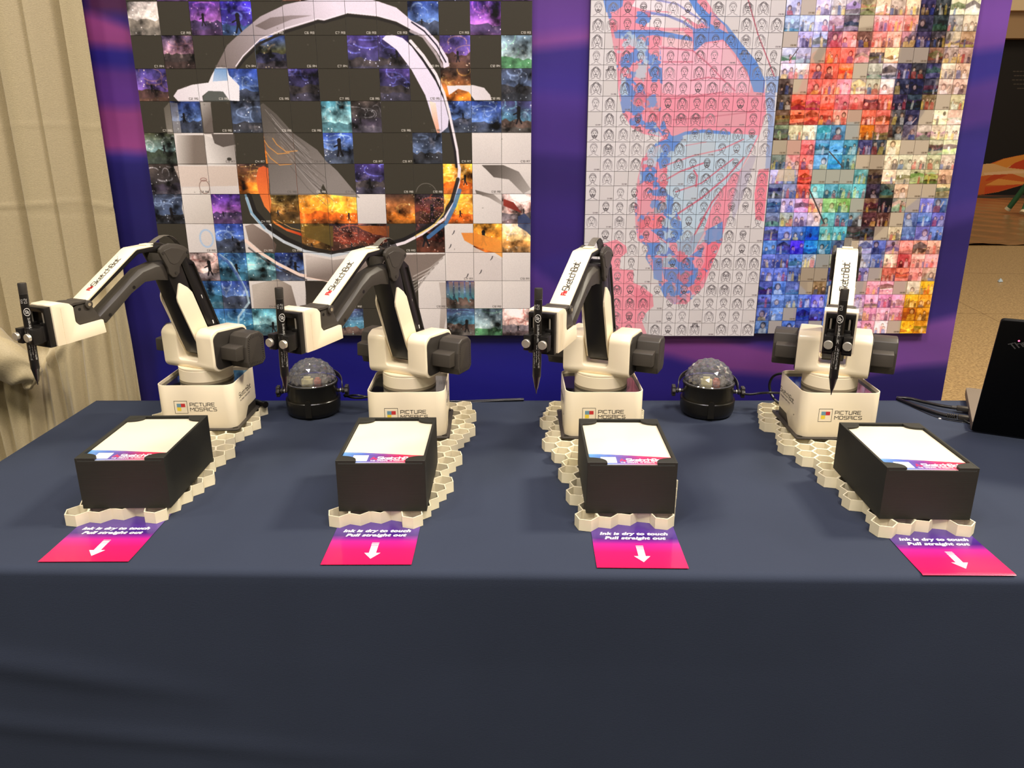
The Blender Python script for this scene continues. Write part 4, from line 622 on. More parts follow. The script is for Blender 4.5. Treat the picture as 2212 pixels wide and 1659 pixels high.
# ================================================================== honeycomb mats
RB = [(-.527, 1.2719, -.0141, .4356), (-.1738, 1.236, -.0253, .4688), (.1462, 1.2363, -.0011, .406), (.527, 1.232, .0266, .363)]
HZ = .0165
ORD = ['leftmost', 'second from left', 'third from left', 'rightmost']
LAT = [(-.6053, 1.3622, .02776, 18.57), (-.2120, 1.3405, .02658, 12.24), (.0809, 1.3436, .02735, 16.25), (.4630, 1.3342, .02784, 15.58)]
LFT = lambda j: 0 if j >= -3 else 1 if j >= -7 else 2 if j >= -9 else 3 if j >= -12 else 4 if j >= -15 else 5
RGT = lambda j: 5 if j >= -2 else 6 if j >= -5 else 7 if j >= -10 else 8 if j >= -14 else 9
for k in range(4):
    X, Y, p, th = LAT[k]; th = math.radians(th)
    v1 = Vector((math.cos(th), math.sin(th)))*p; v2 = Vector((math.cos(th+math.pi/3), math.sin(th+math.pi/3)))*p
    bm = bmesh.new(); A_ = p/math.sqrt(3); cells = []
    for j in range(-19, 1):
        for i in range(0, 10):
            if j == -19 and i != 9: continue
            if j == -18 and i > 9: continue
            q = v1*i+v2*j
            if LFT(j) <= i <= RGT(j) and q.y < .014: cells.append(q)
    seen = {}
    def V(x, y, z):
        key = (round(x, 5), round(y, 5), z)
        for dx in (0, 1e-5, -1e-5):
            for dy in (0, 1e-5, -1e-5):
                kk = (round(key[0]+dx, 5), round(key[1]+dy, 5), z)
                if kk in seen: return seen[kk]
        seen[key] = bm.verts.new((x, y, z)); return seen[key]
    edges = {}
    for q in cells:
        out = [(q.x+A_*math.cos(th+math.pi/6+math.pi/3*n), q.y+A_*math.sin(th+math.pi/6+math.pi/3*n)) for n in range(6)]
        inn = [(q.x+(A_-.0016)*math.cos(th+math.pi/6+math.pi/3*n), q.y+(A_-.0016)*math.sin(th+math.pi/6+math.pi/3*n)) for n in range(6)]
        for n in range(6):
            n2 = (n+1) % 6; o1, o2, i1, i2 = out[n], out[n2], inn[n], inn[n2]
            for z in (0.0006, HZ): bm.faces.new([V(*o1, z), V(*o2, z), V(*i2, z), V(*i1, z)])
            bm.faces.new([V(*i1, .0006), V(*i2, .0006), V(*i2, HZ), V(*i1, HZ)])
            mid = (round((o1[0]+o2[0])/2, 4), round((o1[1]+o2[1])/2, 4)); edges.setdefault(mid, []).append((o1, o2))
    for es in edges.values():
        if len(es) == 1: o1, o2 = es[0]; bm.faces.new([V(*o1, .0006), V(*o2, .0006), V(*o2, HZ), V(*o1, HZ)])
    o = link('honeycomb_mat', mesh_bm(bm), M['cream']); o.location = (X, Y, T0)
    tag(o, 'cream honeycomb lattice mat under the %s robot arm' % ORD[k], 'mat', 'honeycomb mats')
# ================================================================== robot arms
def robot():
    R = empty('robot_arm'); W_, D_, K_, B_ = M['white'], M['dark'], M['black'], M['dark2']
    z0 = 0.0; Z = lambda z: z-HZ
    PZ = lambda pts: [(u, z-HZ) for u, z in pts]
    # base plate with four screw holes
    bm = bmesh.new(); prism(bm, rp([(-.0684, -.0684), (.0684, -.0684), (.0684, .0684), (-.0684, .0684)], .005), 0, .003, 'z')
    cuts = []
    for sx in (-1, 1):
        for sy in (-1, 1):
            c = bmesh.new(); cyl(c, (sx*.0600, sy*.0600, .0012), (sx*.0600, sy*.0600, .01), .0042); cuts.append(c)
    solid('base_plate', bm, D_, R, cuts, .0004, 1)
    for sx in (-1, 1):
        for sy in (-1, 1):
            bm = bmesh.new(); cyl(bm, (sx*.0600, sy*.0600, .0010), (sx*.0600, sy*.0600, .0026), .0030, n=16); link('screw', mesh_bm(bm), M['black'], R, 30)
    # housing
    bm = bmesh.new(); prism(bm, rp([(-.063, -.063), (.063, -.063), (.063, .063), (-.063, .063)], .016, 8), .003, .0782, 'z')
    c1 = bmesh.new(); prism(c1, rp([(-.0612, -.0612), (.0612, -.0612), (.0612, .0612), (-.0612, .0612)], .0145, 8), .0722, .09, 'z')
    c2 = bmesh.new(); prism(c2, rp([(-.12, -.01), (.012, -.01), (.010, .004), (-.006, .0185), (-.12, .0185)], .003), -.1, .1, 'x')
    solid('base_housing', bm, W_, R, [c1, c2], .0006, 2)
    bm = bmesh.new(); prism(bm, rp([(-.0617, -.0617), (.0617, -.0617), (.0617, .0617), (-.0617, .0617)], .015, 6), .0028, .0300, 'z'); link('base_core', mesh_bm(bm), B_, R, 30)
    bm = bmesh.new(); prism(bm, rp([(-.0613, -.0613), (.0613, -.0613), (.0613, .0613), (-.0613, .0613)], .0146, 8), .0718, .0726, 'z'); link('top_panel', mesh_bm(bm), M['gloss'], R, 30)
    # base front print
    fr = -.0632; em = bmesh.new(); x0, x1, za, zb = -.0352, -.0136, .0460-HZ, .0682-HZ; t = .0006
    for A in (((x0, za), (x1, za+t)), ((x0, zb-t), (x1, zb)), ((x0, za), (x0+t, zb)), ((x1-t, za), (x1, zb))):
        em.faces.new([em.verts.new((x, fr, z)) for x, z in ((A[0][0], A[0][1]), (A[1][0], A[0][1]), (A[1][0], A[1][1]), (A[0][0], A[1][1]))])
    e0 = deco('emblem', em, M['ink'], R)
    s = (x1-x0); 
    for nm, mm, (a, b_, c, d) in (('emblem_square', 'inkblue', (.20, .52, .52, .80)), ('emblem_square', 'red', (.52, .52, .84, .80)), ('emblem_square', 'inkyellow', (.20, .22, .50, .50))):
        q = bmesh.new(); q.faces.new([q.verts.new((x0+s*x, fr, za+s*z)) for x, z in ((a, b_), (c, b_), (c, d), (a, d))]); deco(nm, q, M[mm], e0)
    bm = bmesh.new(); text_bm(bm, 'PICTURE', (-.0092, -.063, .0588-HZ), (1, 0, 0), (0, 0, 1), .0056, .0405, .95); text_bm(bm, 'MOSAICS', (-.0092, -.063, .0502-HZ), (1, 0, 0), (0, 0, 1), .0056, .0432, .95)
    deco('lettering', bm, M['ink'], R)
    for sx in (1, -1):
        bm = bmesh.new(); o = (.063*sx, -.0335*sx+(0 if sx > 0 else .006), .0625-HZ); o = (.063*sx, (-.0335 if sx > 0 else .0485), .0625-HZ)
        text_bm(bm, 'SketchBot', o, (0, sx, 0), (0, 0, 1), .0085, .061 if sx > 0 else .072, .8)
        text_bm(bm, 'THE ORIGINAL AI ROBOTIC ARTIST', (o[0], o[1]+.003*sx, .0555-HZ), (0, sx, 0), (0, 0, 1), .0024, .052, .8); deco('lettering', bm, M['ink'], R)
    bm = bmesh.new(); cyl(bm, (-.0628, -.030, .046-HZ), (-.0633, -.030, .046-HZ), .0012, n=12); link('screw', mesh_bm(bm), M['black'], R, 30)
    bm = bmesh.new(); lathe(bm, [(.0440, .0724), (.0440, .0768)], 64); link('turntable_ring', mesh_bm(bm), M['grey'], R, 40)
    bm = bmesh.new(); lathe(bm, [(.0430, .0766), (.0436, .0768), (.0436, .0950), (.0430, .0956), (.0430, .0962), (.0436, .0968), (.0436, .0990)], 64); link('turntable', mesh_bm(bm), W_, R, 40)
    arm = []
    def P(o): arm.append(o); return o
    # shoulder housing: rounded block with a slot for the arm
    bm = bmesh.new(); prism(bm, rp(PZ([(.0350, .1120), (.0355, .1760), (.022, .1830), (-.0480, .1800), (-.0480, .1120)]), [.012, .013, .010, .013, .014], 8), -.0555, .0555)
    c1 = bmesh.new(); prism(c1, rp([(-.0210, .1290-HZ), (.0210, .1290-HZ), (.0210, .25), (-.0210, .25)], [.005, .005, 0, 0], 6), -.08, .08, 'y')
    P(solid('shoulder_housing', bm, W_, R, [c1], .0024, 3))
    for sx in (1, -1):
        pr = rp(PZ([(.0305, .1165), (.0310, .1720), (.019, .1785), (-.0440, .1755), (-.0440, .1165)]), [.010, .012, .008, .011, .012], 8)
        bm = bmesh.new(); prism(bm, pr, sx*.0550, sx*.0572); P(solid('side_cover', bm, B_, R, None, .0005, 2))
        # motor cover: rounded hood, protruding lower block
        hood = rp(PZ([(-.002, .1160), (.0010, .1260), (.0010, .1520), (-.0040, .1690), (-.013, .1735), (-.034, .1735), (-.0440, .1650), (-.0440, .1230), (-.036, .1160), (-.006, .1160)]), .004, 4)
        bm = bmesh.new(); prism(bm, hood, sx*.0568, sx*.0950); mc = P(solid('motor_cover', bm, D_, R, None, .0030, 3))
        blk = rp(PZ([(.0195, .1325), (.0185, .1540), (-.006, .1565), (-.006, .1310)]), .0018, 3)
        bm = bmesh.new(); prism(bm, blk, sx*.0568, sx*.0895); P(solid('motor_block', bm, D_, R, None, .0010, 2))
        bm = bmesh.new(); cu, cz = -.0185, .1445-HZ
        n_ = len(hood); per = []
        for i in range(n_):
            a_, b_ = Vector(hood[i]), Vector(hood[(i+1) % n_]); per.append((a_, b_))
        tot = sum((b_-a_).length for a_, b_ in per); N_ = 38; acc = 0; k = 0
        for a_, b_ in per:
            L_ = (b_-a_).length
            while k*tot/N_ < acc+L_:
                q = a_+(b_-a_)*((k*tot/N_-acc)/max(L_, 1e-9)); ctr = Vector((cu, cz)); dr = (ctr-q).normalized(); q1 = q+dr*.0042; q2 = q+dr*.0085; s_ = Vector((-dr.y, dr.x))*.0004
                for xx in (sx*.09505,):
                    bm.faces.new([bm.verts.new((xx, -p_.x, p_.y)) for p_ in ((q1-s_), (q2-s_), (q2+s_), (q1+s_))])
                k += 1
            acc += L_
        v = deco('vent_slots', bm, M['black'], mc); tag(v, 'ring of short black vent slots', kind='stuff')
    # upper arm
    ua = [(.0640, .2900), (.0665, .2720), (.0570, .2420), (.0310, .1630), (.0225, .1400), (.0100, .1330), (-.0040, .1370), (-.0060, .1550), (.0010, .1760), (.0265, .2450), (.0330, .2700), (.0400, .2920), (.0520, .2960)]
    bm = bmesh.new(); prism(bm, rp(PZ(ua), .006, 4), -.0165, .0165); P(solid('upper_arm', bm, K_, R, None, .0012, 2))
    sp = [(.0505, .2635), (.0345, .2530), (.0265, .2440), (.0010, .1740), (-.0100, .1440), (.0200, .1400), (.0325, .1665), (.0575, .2330), (.0580, .2400)]
    for sx in (1, -1):
        bm = bmesh.new(); prism(bm, rp(PZ(sp), [.0025, .004, .004, .003, .003, .003, .003, .004, .003], 4), sx*.0163, sx*.0192); P(solid('arm_side_panel', bm, W_, R, None, .0006, 2))
    # rear link: plates with a slotted channel
    rl = [(.0270, .3020), (.0110, .2900), (-.0300, .1750), (-.0330, .1600), (-.0080, .1580), (-.0040, .1750), (.0330, .2790), (.0380, .2960)]
    bm = bmesh.new(); prism(bm, rp(PZ(rl), .004, 4), -.0150, .0150)
    c1 = bmesh.new(); prism(c1, rp(PZ([(.0235, .2880), (.0135, .2880), (-.0245, .1790), (-.0150, .1780)]), .001, 2), .0125, .03)
    rlo = P(solid('rear_link', bm, K_, R, [c1], .0008, 2))
    for u, z in ((.0202, .2787), (.0023, .2316), (-.0158, .1852)):
        bm = bmesh.new(); prism(bm, rp(PZ([(u+.0014, z+.0030), (u-.0002, z+.0034), (u-.0016, z-.0028), (u+.0002, z-.0034)]), .0006), .0120, .0131); link('bolt', mesh_bm(bm), M['paperwhite'], rlo, 30)
    # elbow covers
    fan = [(.0800, .3200), (.0725, .3245), (.0600, .3265), (.0440, .3235), (.0310, .3180), (.0235, .3125), (.0235, .3070), (.0280, .3035), (.0455, .2880), (.0470, .2790), (.0540, .2728), (.0615, .2735), (.0675, .2800), (.0690, .2890), (.0775, .3070), (.0812, .3150)]
    for sx in (1, -1):
        bm = bmesh.new(); prism(bm, rp(PZ(fan), .003, 3), sx*.0150, sx*.0200); fc = P(solid('elbow_cover', bm, D_, R, None, .0012, 2))
        ins = [(.0735, .3165), (.0590, .3195), (.0440, .3170), (.0320, .3115), (.0460, .2960), (.0520, .2935), (.0580, .2935), (.0640, .2970)]
        bm = bmesh.new(); prism(bm, rp(PZ(ins), .002, 3), sx*.0195, sx*.0206); solid('cover_inlay', bm, D_, fc, None, .0004, 1)
        for u, z in ((.0550, .2800), (.0750, .3130), (.0275, .3090)):
            bm = bmesh.new(); cyl(bm, (sx*.0198, -u, z-HZ), (sx*.0207, -u, z-HZ), .0022, n=16); link('screw', mesh_bm(bm), M['dark2'], fc, 30)
    bm = bmesh.new()
    for u, z, r_ in ((.0715, .3150, .0032), (.0290, .3085, .0032), (.0550, .2810, .0085)): cyl(bm, (-.0158, -u, z-HZ), (.0158, -u, z-HZ), r_, n=20)
    P(tag(link('elbow_axles', mesh_bm(bm), K_, R, 40), None))
    # forearm: lofted beam with chamfered shoulders
    st = [((.1860, .2262), (.1965, .2362), (.1940, .2418)), ((.1640, .2410), (.1680, .2545), (.1655, .2600)), ((.1363, .2605), (.1320, .2780), (.1320, .2822)), ((.1087, .2735), (.1100, .2888), (.1150, .2930)), ((.0850, .2728), (.0860, .2930), (.0860, .2995)), ((.0568, .2672), (.0600, .2930), (.0600, .2990)), ((.0400, .2690), (.0400, .2900), (.0420, .2950))]
    bm = bmesh.new(); rings = []
    for b_, r_, t_ in st:
        rings.append([bm.verts.new((x, -u, z-HZ)) for x, (u, z) in ((-.0135, b_), (-.0135, r_), (-.0075, t_), (.0085, t_), (.0135, r_), (.0135, b_))])
    for a_, b_ in zip(rings, rings[1:]):
        for i in range(6): bm.faces.new((a_[i], a_[(i+1) % 6], b_[(i+1) % 6], b_[i]))
    bm.faces.new(rings[0]); bm.faces.new(rings[-1][::-1]); fa = P(solid('forearm', bm, D_, R, None, .0008, 2))
    for u, z in ((.1778, .2366), (.1304, .2690)):
        for sx in (1, -1):
            bm = bmesh.new(); cyl(bm, (sx*.0130, -u, z-HZ), (sx*.01362, -u, z-HZ), .0027, n=18); link('screw_hole', mesh_bm(bm), M['black'], fa, 30)
    # upper link and its white cover
    up = [(.2120, .2650), (.1205, .3236), (.1160, .3252), (.0860, .3262), (.0700, .3250)]; dn = [(.0700, .3170), (.0860, .3170), (.1130, .3170), (.1160, .3158), (.2070, .2598)]
    bm = bmesh.new(); prism(bm, PZ([(u-.0002, z-.0016) for u, z in up]+dn), -.0138, .0138); P(solid('upper_link', bm, K_, R, None, .0006, 2))
    lo = [(u-.0012, z-.0022) for u, z in up][::-1]
    bm = bmesh.new(); prism(bm, PZ([(.2150, .2610)]+[(.2128, .2640)]+up[:-1]+[(.0865, .3240), (.1160, .3228), (.1195, .3212), (.2100, .2625)]), -.0146, .0146); lc = P(solid('link_cover', bm, W_, R, None, .0008, 2))
    a0, a1 = Vector((0, -.2120, .2650-HZ)), Vector((0, -.1205, .3236-HZ)); d = (a1-a0).normalized()
    bm = bmesh.new(); text_bm(bm, 'SketchBot', a0+d*.0285+Vector((.0048, 0, 0)), d, (-1, 0, 0), .0096, .0590, .78, lift=.0003); deco('lettering', bm, M['ink'], lc)
    bm = bmesh.new(); text_bm(bm, '.', a0+d*.0905+Vector((-.0045, 0, 0)), d, (-1, 0, 0), .004, .001, 1.5, lift=.0003); deco('trade_mark', bm, M['ink'], lc)
    bm = bmesh.new(); o_ = a0+d*.0190+Vector((.0030, 0, 0)); text_bm(bm, 'A', o_, d, (-1, 0, 0), .0060, .0038, 1.9, lift=.0003); text_bm(bm, 'a', o_+d*.0046, d, (-1, 0, 0), .0058, .0030, 1.7, lift=.00035); deco('emblem', bm, M['red'], lc)
    # tab at the top of the cover and ribbon cable
    bm = bmesh.new(); prism(bm, rp(PZ([(.0930, .3262), (.0930, .3280), (.0790, .3280), (.0790, .3262)]), .0006), -.0075, .0075); P(solid('cable_tab', bm, W_, R, None, .0004, 1))
    arc = [(.0800, .3272), (.0740, .3290), (.0660, .3330), (.0560, .3362), (.0460, .3362), (.0380, .3330), (.0310, .3270), (.0250, .3190), (.0200, .3080)]
    bm = bmesh.new()
    for q in range(6):
        xa = -.0054+.0018*q; A = [[], []]
        for (u, z), e in zip(arc, range(99)):
            A[0].append([bm.verts.new((xa+dx, -u, z-HZ+dz)) for dx, dz in ((.0001, 0), (.0005, .0006), (.0012, .0006), (.0017, 0), (.0009, -.0004))])
        for a_, b_ in zip(A[0], A[0][1:]):
            for i in range(5): bm.faces.new((a_[i], a_[(i+1) % 5], b_[(i+1) % 5], b_[i]))
    P(tag(link('ribbon_cable', mesh_bm(bm), M['ribbon'], R, 60), None, kind='stuff'))
    # wrist
    wb = [(.2345, .2580), (.2330, .2400), (.2290, .2300), (.1885, .2280), (.1965, .2390), (.2080, .2600), (.2130, .2660), (.2200, .2655)]
    bm = bmesh.new(); prism(bm, rp(PZ(wb), .0015, 3), -.0150, .0150); wbo = P(solid('wrist_bracket', bm, D_, R, None, .0006, 2))
    bm = bmesh.new(); prism(bm, PZ([(.2560, .2600), (.2330, .2655), (.2150, .2640), (.2150, .2625), (.2330, .2620)]), -.0170, .0170); link('wrist_flap', mesh_bm(bm), D_, wbo, 30)
    for sx in (1, -1):
        bm = bmesh.new(); cyl(bm, (sx*.0100, -.2117, .2590-HZ), (sx*.0185, -.2117, .2590-HZ), .0058, n=28); P(solid('wrist_knob', bm, D_, R, None, .0008, 2))
        bm = bmesh.new(); cyl(bm, (sx*.0184, -.2117, .2590-HZ), (sx*.0189, -.2117, .2590-HZ), .0024, n=16); P(link('screw', mesh_bm(bm), M['grey'], R, 30))
        bm = bmesh.new(); cyl(bm, (sx*.0149, -.2255, .2545-HZ), (sx*.0152, -.2255, .2545-HZ), .0022, n=16); link('screw_hole', mesh_bm(bm), M['black'], wbo, 30)
    # tool head: white L-shaped shell
    th_ = [(.2700, .2690), (.2520, .2692), (.2440, .2665), (.2385, .2610), (.2385, .2400), (.2330, .2332), (.1955, .2345), (.1935, .2150), (.2530, .2125), (.2700, .2125)]
    bm = bmesh.new(); prism(bm, rp(PZ(th_), [.002, .004, .004, .004, .006, .008, .0015, .001, .002, .001], 5), -.0205, .0205)
    c1 = bmesh.new(); prism(c1, PZ([(.2390, .275), (.236, .2400), (.230, .2310), (.190, .2310), (.190, .275)]), -.0165, .0165)
    c2 = bmesh.new(); prism(c2, PZ([(.2577, .2620), (.2573, .2620), (.2573, .205), (.2577, .205)]), .0201, .03); c3 = bmesh.new(); prism(c3, PZ([(.2577, .2620), (.2573, .2620), (.2573, .205), (.2577, .205)]), -.03, -.0201)
    P(solid('tool_head', bm, W_, R, [c1, c2, c3], .0008, 2))
    bm = bmesh.new(); prism(bm, PZ([(.2790, .2665), (.2700, .2670), (.2700, .2120), (.2790, .2120)]), -.0180, .0180)
    c1 = bmesh.new(); prism(c1, rp([(-.0145, .2215-HZ), (.0145, .2215-HZ), (.0145, .2600-HZ), (-.0145, .2600-HZ)], .001), -.30, -.2720, 'y')
    fro = P(solid('tool_frame', bm, M['black'], R, [c1], .0006, 2))
    for sx in (1, -1):
        bm = bmesh.new(); cyl(bm, (sx*.0112, -.2770, .2200-HZ), (sx*.0112, -.2770, .2610-HZ), .0013, n=16); link('guide_rod', mesh_bm(bm), M['steel'], fro, 50)
    bm = bmesh.new(); prism(bm, PZ([(.2860, .2420), (.2740, .2420), (.2740, .2210), (.2860, .2210)]), -.0142, .0142); prism(bm, PZ([(.2800, .2460), (.2740, .2460), (.2740, .2418), (.2800, .2418)]), -.0142, -.006); prism(bm, PZ([(.2800, .2460), (.2740, .2460), (.2740, .2418), (.2800, .2418)]), .006, .0142)
    P(solid('slide_block', bm, M['black'], R, None, .0005, 2))
    # pen clamp with V groove
    bm = bmesh.new(); prism(bm, [(-.0165, -.2858), (.0165, -.2858), (.0165, -.3000), (.0062, -.3000), (.0055, -.2905), (.004, -.2878), (-.004, -.2878), (-.0055, -.2905), (-.0062, -.3000), (-.0165, -.3000)], .2205-HZ, .2410-HZ, 'z')
    pc = P(solid('pen_clamp', bm, M['black'], R, None, .0006, 2))
    for sx in (1, -1):
        bm = bmesh.new(); x = sx*.0112; z = .2308-HZ
        lathe(bm, [(.0020, 0), (.0020, .0022), (.0052, .0022), (.0056, .0027), (.0056, .0062), (.0052, .0067), (.0001, .0067)], 36)
        bmesh.ops.rotate(bm, verts=bm.verts, cent=(0, 0, 0), matrix=Matrix.Rotation(math.pi/2, 3, 'X')); bmesh.ops.translate(bm, verts=bm.verts, vec=(x, -.2990, z)); link('thumb_screw', mesh_bm(bm), M['steel'], pc, 35)
    for o in arm: o['arm'] = 1
    return R
proto = robot()
def children(o): return [c for c in bpy.data.objects if c.parent == o]
KIDS = {}
for o in bpy.data.objects:
    if o.parent: KIDS.setdefault(o.parent.name, []).append(o)
def copy_tree(o, parent=None):
    c = o.copy(); C.objects.link(c); c.parent = parent
    for k in KIDS.get(o.name, []): copy_tree(k, c)
    return c
SIDE = ['beside the beige drape', 'between the two purple gaps, left of the lamp gap', '', '']
LAB = ['white desktop robot arm nearest the beige drape, reaching left with a marker',
       'white desktop robot arm before the astronaut board, its pen over the domed lamp',
       'white desktop robot arm in front of the line-drawn face board, reaching left',
       'white desktop robot arm nearest the laptop, reaching straight at the viewer']
roots = [proto]+[copy_tree(proto) for _ in range(3)]
KB = {}
for o in bpy.data.objects:
    if o.parent: KB.setdefault(o.parent.name, []).append(o)
for k, R in enumerate(roots):
    X, Y, r, a = RB[k]; R.location = (X, Y, T0+HZ); R.rotation_euler = (0, 0, -r); tag(R, LAB[k], 'robot', 'desktop robot arms')
    for c in KB[R.name]:
        if 'arm' in c: c.rotation_euler = (0, 0, -a); del c['arm']
# ================================================================== marker pens
def pen(texts):
    R = empty('marker_pen'); bm = bmesh.new(); L = .1395
    lathe(bm, [(.0055, .0335), (.0057, .036), (.0057, .0800), (.0054, .0805), (.0054, .1100), (.0052, .1250)], 28); link('barrel', mesh_bm(bm), M['black'], R, 30)
    bm = bmesh.new(); lathe(bm, [(.0001, 0), (.0006, .0008), (.0010, .0050), (.0024, .0090), (.0026, .0100), (.0048, .0215), (.0051, .0225), (.0055, .0240), (.0055, .0336)], 28); link('nib_section', mesh_bm(bm), M['cable'], R, 40)
    bm = bmesh.new(); lathe(bm, [(.0053, .1248), (.0053, .1255), (.0050, .1258), (.0053, .1262), (.0053, .1385), (.0049, .1395), (.0001, .1395)], 28); link('end_plug', mesh_bm(bm), M['dark2'], R, 30)
    # print wrapped round the barrel
    def wrap(bm, text, s, z, h, ang, rr=.00575, t=.5, w_=None):    # reads upwards along the pen
        ls, W = lay(text); k = h/6; kx = w_/W if w_ else k; hw = t*k/2
        for l in ls:
            for a_, b_ in zip(l, l[1:]):
                a2, b2 = Vector((a_[0]*kx, a_[1]*k)), Vector((b_[0]*kx, b_[1]*k)); d = b2-a2
                if d.length < 1e-9: continue
                d.normalize(); n = Vector((-d.y, d.x))*hw; a2 -= d*hw*.7; b2 += d*hw*.7
                vs = []
                for q in (a2-n, b2-n, b2+n, a2+n):
                    th = ang-(q.y-h/2)/rr; vs.append(bm.verts.new((rr*math.sin(th), -rr*math.cos(th), z+q.x)))
                bm.faces.new(vs)
    bm = bmesh.new()
    for t_, z, h, an, w_ in texts: wrap(bm, t_, 0, z, h, an, w_=w_)
    deco('lettering', bm, M['inkwhite'], R)
    # ringed AP seal
    bm = bmesh.new(); an = texts[0][3]; N = 28
    for i in range(N):
        vs = []
        for rr_, a_ in ((.0036, i), (.0042, i), (.0042, i+1), (.0036, i+1)):
            q = (rr_*math.cos(6.2832*a_/N), rr_*math.sin(6.2832*a_/N)*1.25); th = an-q[0]/.00575; vs.append(bm.verts.new((.00577*math.sin(th), -.00577*math.cos(th), .1015+q[1])))
        bm.faces.new(vs)
    wrap(bm, '^P', 0, .0990, .0040, an, rr=.00578, w_=.0046, t=.8); deco('seal', bm, M['inkwhite'], R)
    return R
ANG = [1.15, 1.05, .35, -.25]
PL = ['black marker pen clamped in the arm nearest the drape', 'black marker pen held above the clear domed lamp', 'black marker pen clamped in the arm before the line-drawn faces', 'black marker pen pointing down in the forward-facing arm']
for k in range(4):
    X, Y, r, a = RB[k]; t = r+a; an = ANG[k]
    R = pen([('Lumocolor', .0365, .0042, an, .0300), ('ST^EDTLER', .0365, .0016, an-.62, .0200), ('permanent', .0700, .0030, an+.05, .0240), ('0.2', .1130, .0030, an, .0060), ('XXS', .1130, .0026, an-.8, .0055), ('permanent universal', .0365, .0013, an+.55, .0260)])
    d = .2948; R.location = (X-math.sin(t)*d, Y-math.cos(t)*d, T0+.1618); R.rotation_euler = (math.radians(-2.0), 0, -t); R.rotation_mode = 'XYZ'
    tag(R, PL[k], 'pen', 'marker pens in the clamps')
# ================================================================== card boxes, cards, floor cards on the table
BXS = [(-.5098, .9226, math.radians(1.2)), (-.1708, .914, math.radians(0.2)), (.152, .908, math.radians(-.7)), (.526, .8917, math.radians(-1.6))]
BW, BD, BZ = .1150, .1610, .0885
bm = bmesh.new(); prism(bm, [(-BW/2, 0), (BW/2, 0), (BW/2, BD), (-BW/2, BD)], 0, BZ-HZ, 'z')
c1 = bmesh.new(); prism(c1, [(-BW/2+.0035, .0035), (BW/2-.0035, .0035), (BW/2-.0035, BD-.0035), (-BW/2+.0035, BD-.0035)], .0640, .09, 'z')
c2 = bmesh.new(); prism(c2, [(-BW/2+.0035, -.01), (BW/2-.0035, -.01), (BW/2-.0035, .02), (-BW/2+.0035, .02)], .0677, .09, 'z')
tray = solid('tray', bm, M['boxblack'], None, [c1, c2], .0004, 1); tray_me = tray.data; bpy.data.objects.remove(tray)
CORN = [(1, 0), (-1, 0), (1, 1), (-1, 1)]
corn_me = []
for sx, bk in CORN:
    bm = bmesh.new(); s_ = .0215; x0 = sx*(BW/2-.0030); y0 = BD-.0030 if bk else .0003; dy = -1 if bk else 1
    pts = [(x0, y0), (x0, y0+dy*.0180), (x0-sx*.0008, y0+dy*.0175)]+[(x0-sx*(.002+.0205*math.sin(t_)), y0+dy*(.004+.0125*math.cos(t_))) for t_ in [i*math.pi/20 for i in range(0, 11)]]+[(x0-sx*.0225, y0)]
    prism(bm, pts, .0686, BZ-HZ-.0001, 'z')
    if not bk: prism(bm, [(x0, .0002), (x0-sx*.0215, .0002), (x0-sx*.0215, .0011), (x0, .0011)], .0680, .0687, 'z')
    t_ = solid('t', bm, M['boxblack'], None, None, .0003, 1); corn_me.append(t_.data); bpy.data.objects.remove(t_)
cm = bpy.data.meshes.new('card'); CW, CD = .1066, .1530
def cardmesh(w_, d_, z=.0004):
    me = bpy.data.meshes.new('card'); v = [(-w_/2, 0, z), (w_/2, 0, z), (w_/2, d_, z), (-w_/2, d_, z), (-w_/2, 0, 0), (w_/2, 0, 0), (w_/2, d_, 0), (-w_/2, d_, 0)]
    me.from_pydata(v, [], [(0, 1, 2, 3), (5, 4, 7, 6), (4, 5, 1, 0), (5, 6, 2, 1), (6, 7, 3, 2), (7, 4, 0, 3)]); uv = me.uv_layers.new(name='UVMap'); q = [(0, 0), (1, 0), (1, 1), (0, 1)]
    for i in range(4): uv.data[i].uv = q[i]
    return me
mc_ = printmat('postcard print', IM_CARD, .28, coat=.3)
WH = ['nearest the drape', 'in front of the domed lamp', 'before the line-drawn faces', 'beside the laptop']
WH = ['leftmost', 'second from left', 'third from left', 'rightmost']
for k in range(4):
    x, y, rz = BXS[k]; R = empty('card_holder', (x, y, T0+HZ), rz); tag(R, '%s black printed box holding a white card, before the %s arm' % (WH[k], ORD[k]), 'box', 'black card holder boxes')
    o = bpy.data.objects.new('tray', tray_me); C.objects.link(o); o.parent = R
    for me in corn_me: o = bpy.data.objects.new('corner_clip', me); C.objects.link(o); o.parent = R
    me = cardmesh(CW, CD); o = link('postcard', me, mc_); o.location = (x, y, T0+HZ+.0680); o.rotation_euler = (0, 0, rz)
    o.location = Vector(o.location)+Vector((-math.sin(rz)*.0014, .0014, 0))
    tag(o, 'white card with blue and red wave band in the %s black box' % WH[k], 'card', 'cards in the holder boxes')
    bm = bmesh.new(); box(bm, (0, CD/2+.001, -.0019), (CW-.001, CD-.003, .0037)); st_ = link('paper_stack', mesh_bm(bm), M['cardwhite']); st_.location = o.location; st_.rotation_euler = (0, 0, rz)
    tag(st_, 'stack of blank paper under the card in the %s black box' % WH[k], 'paper', 'paper stacks in the holder boxes')
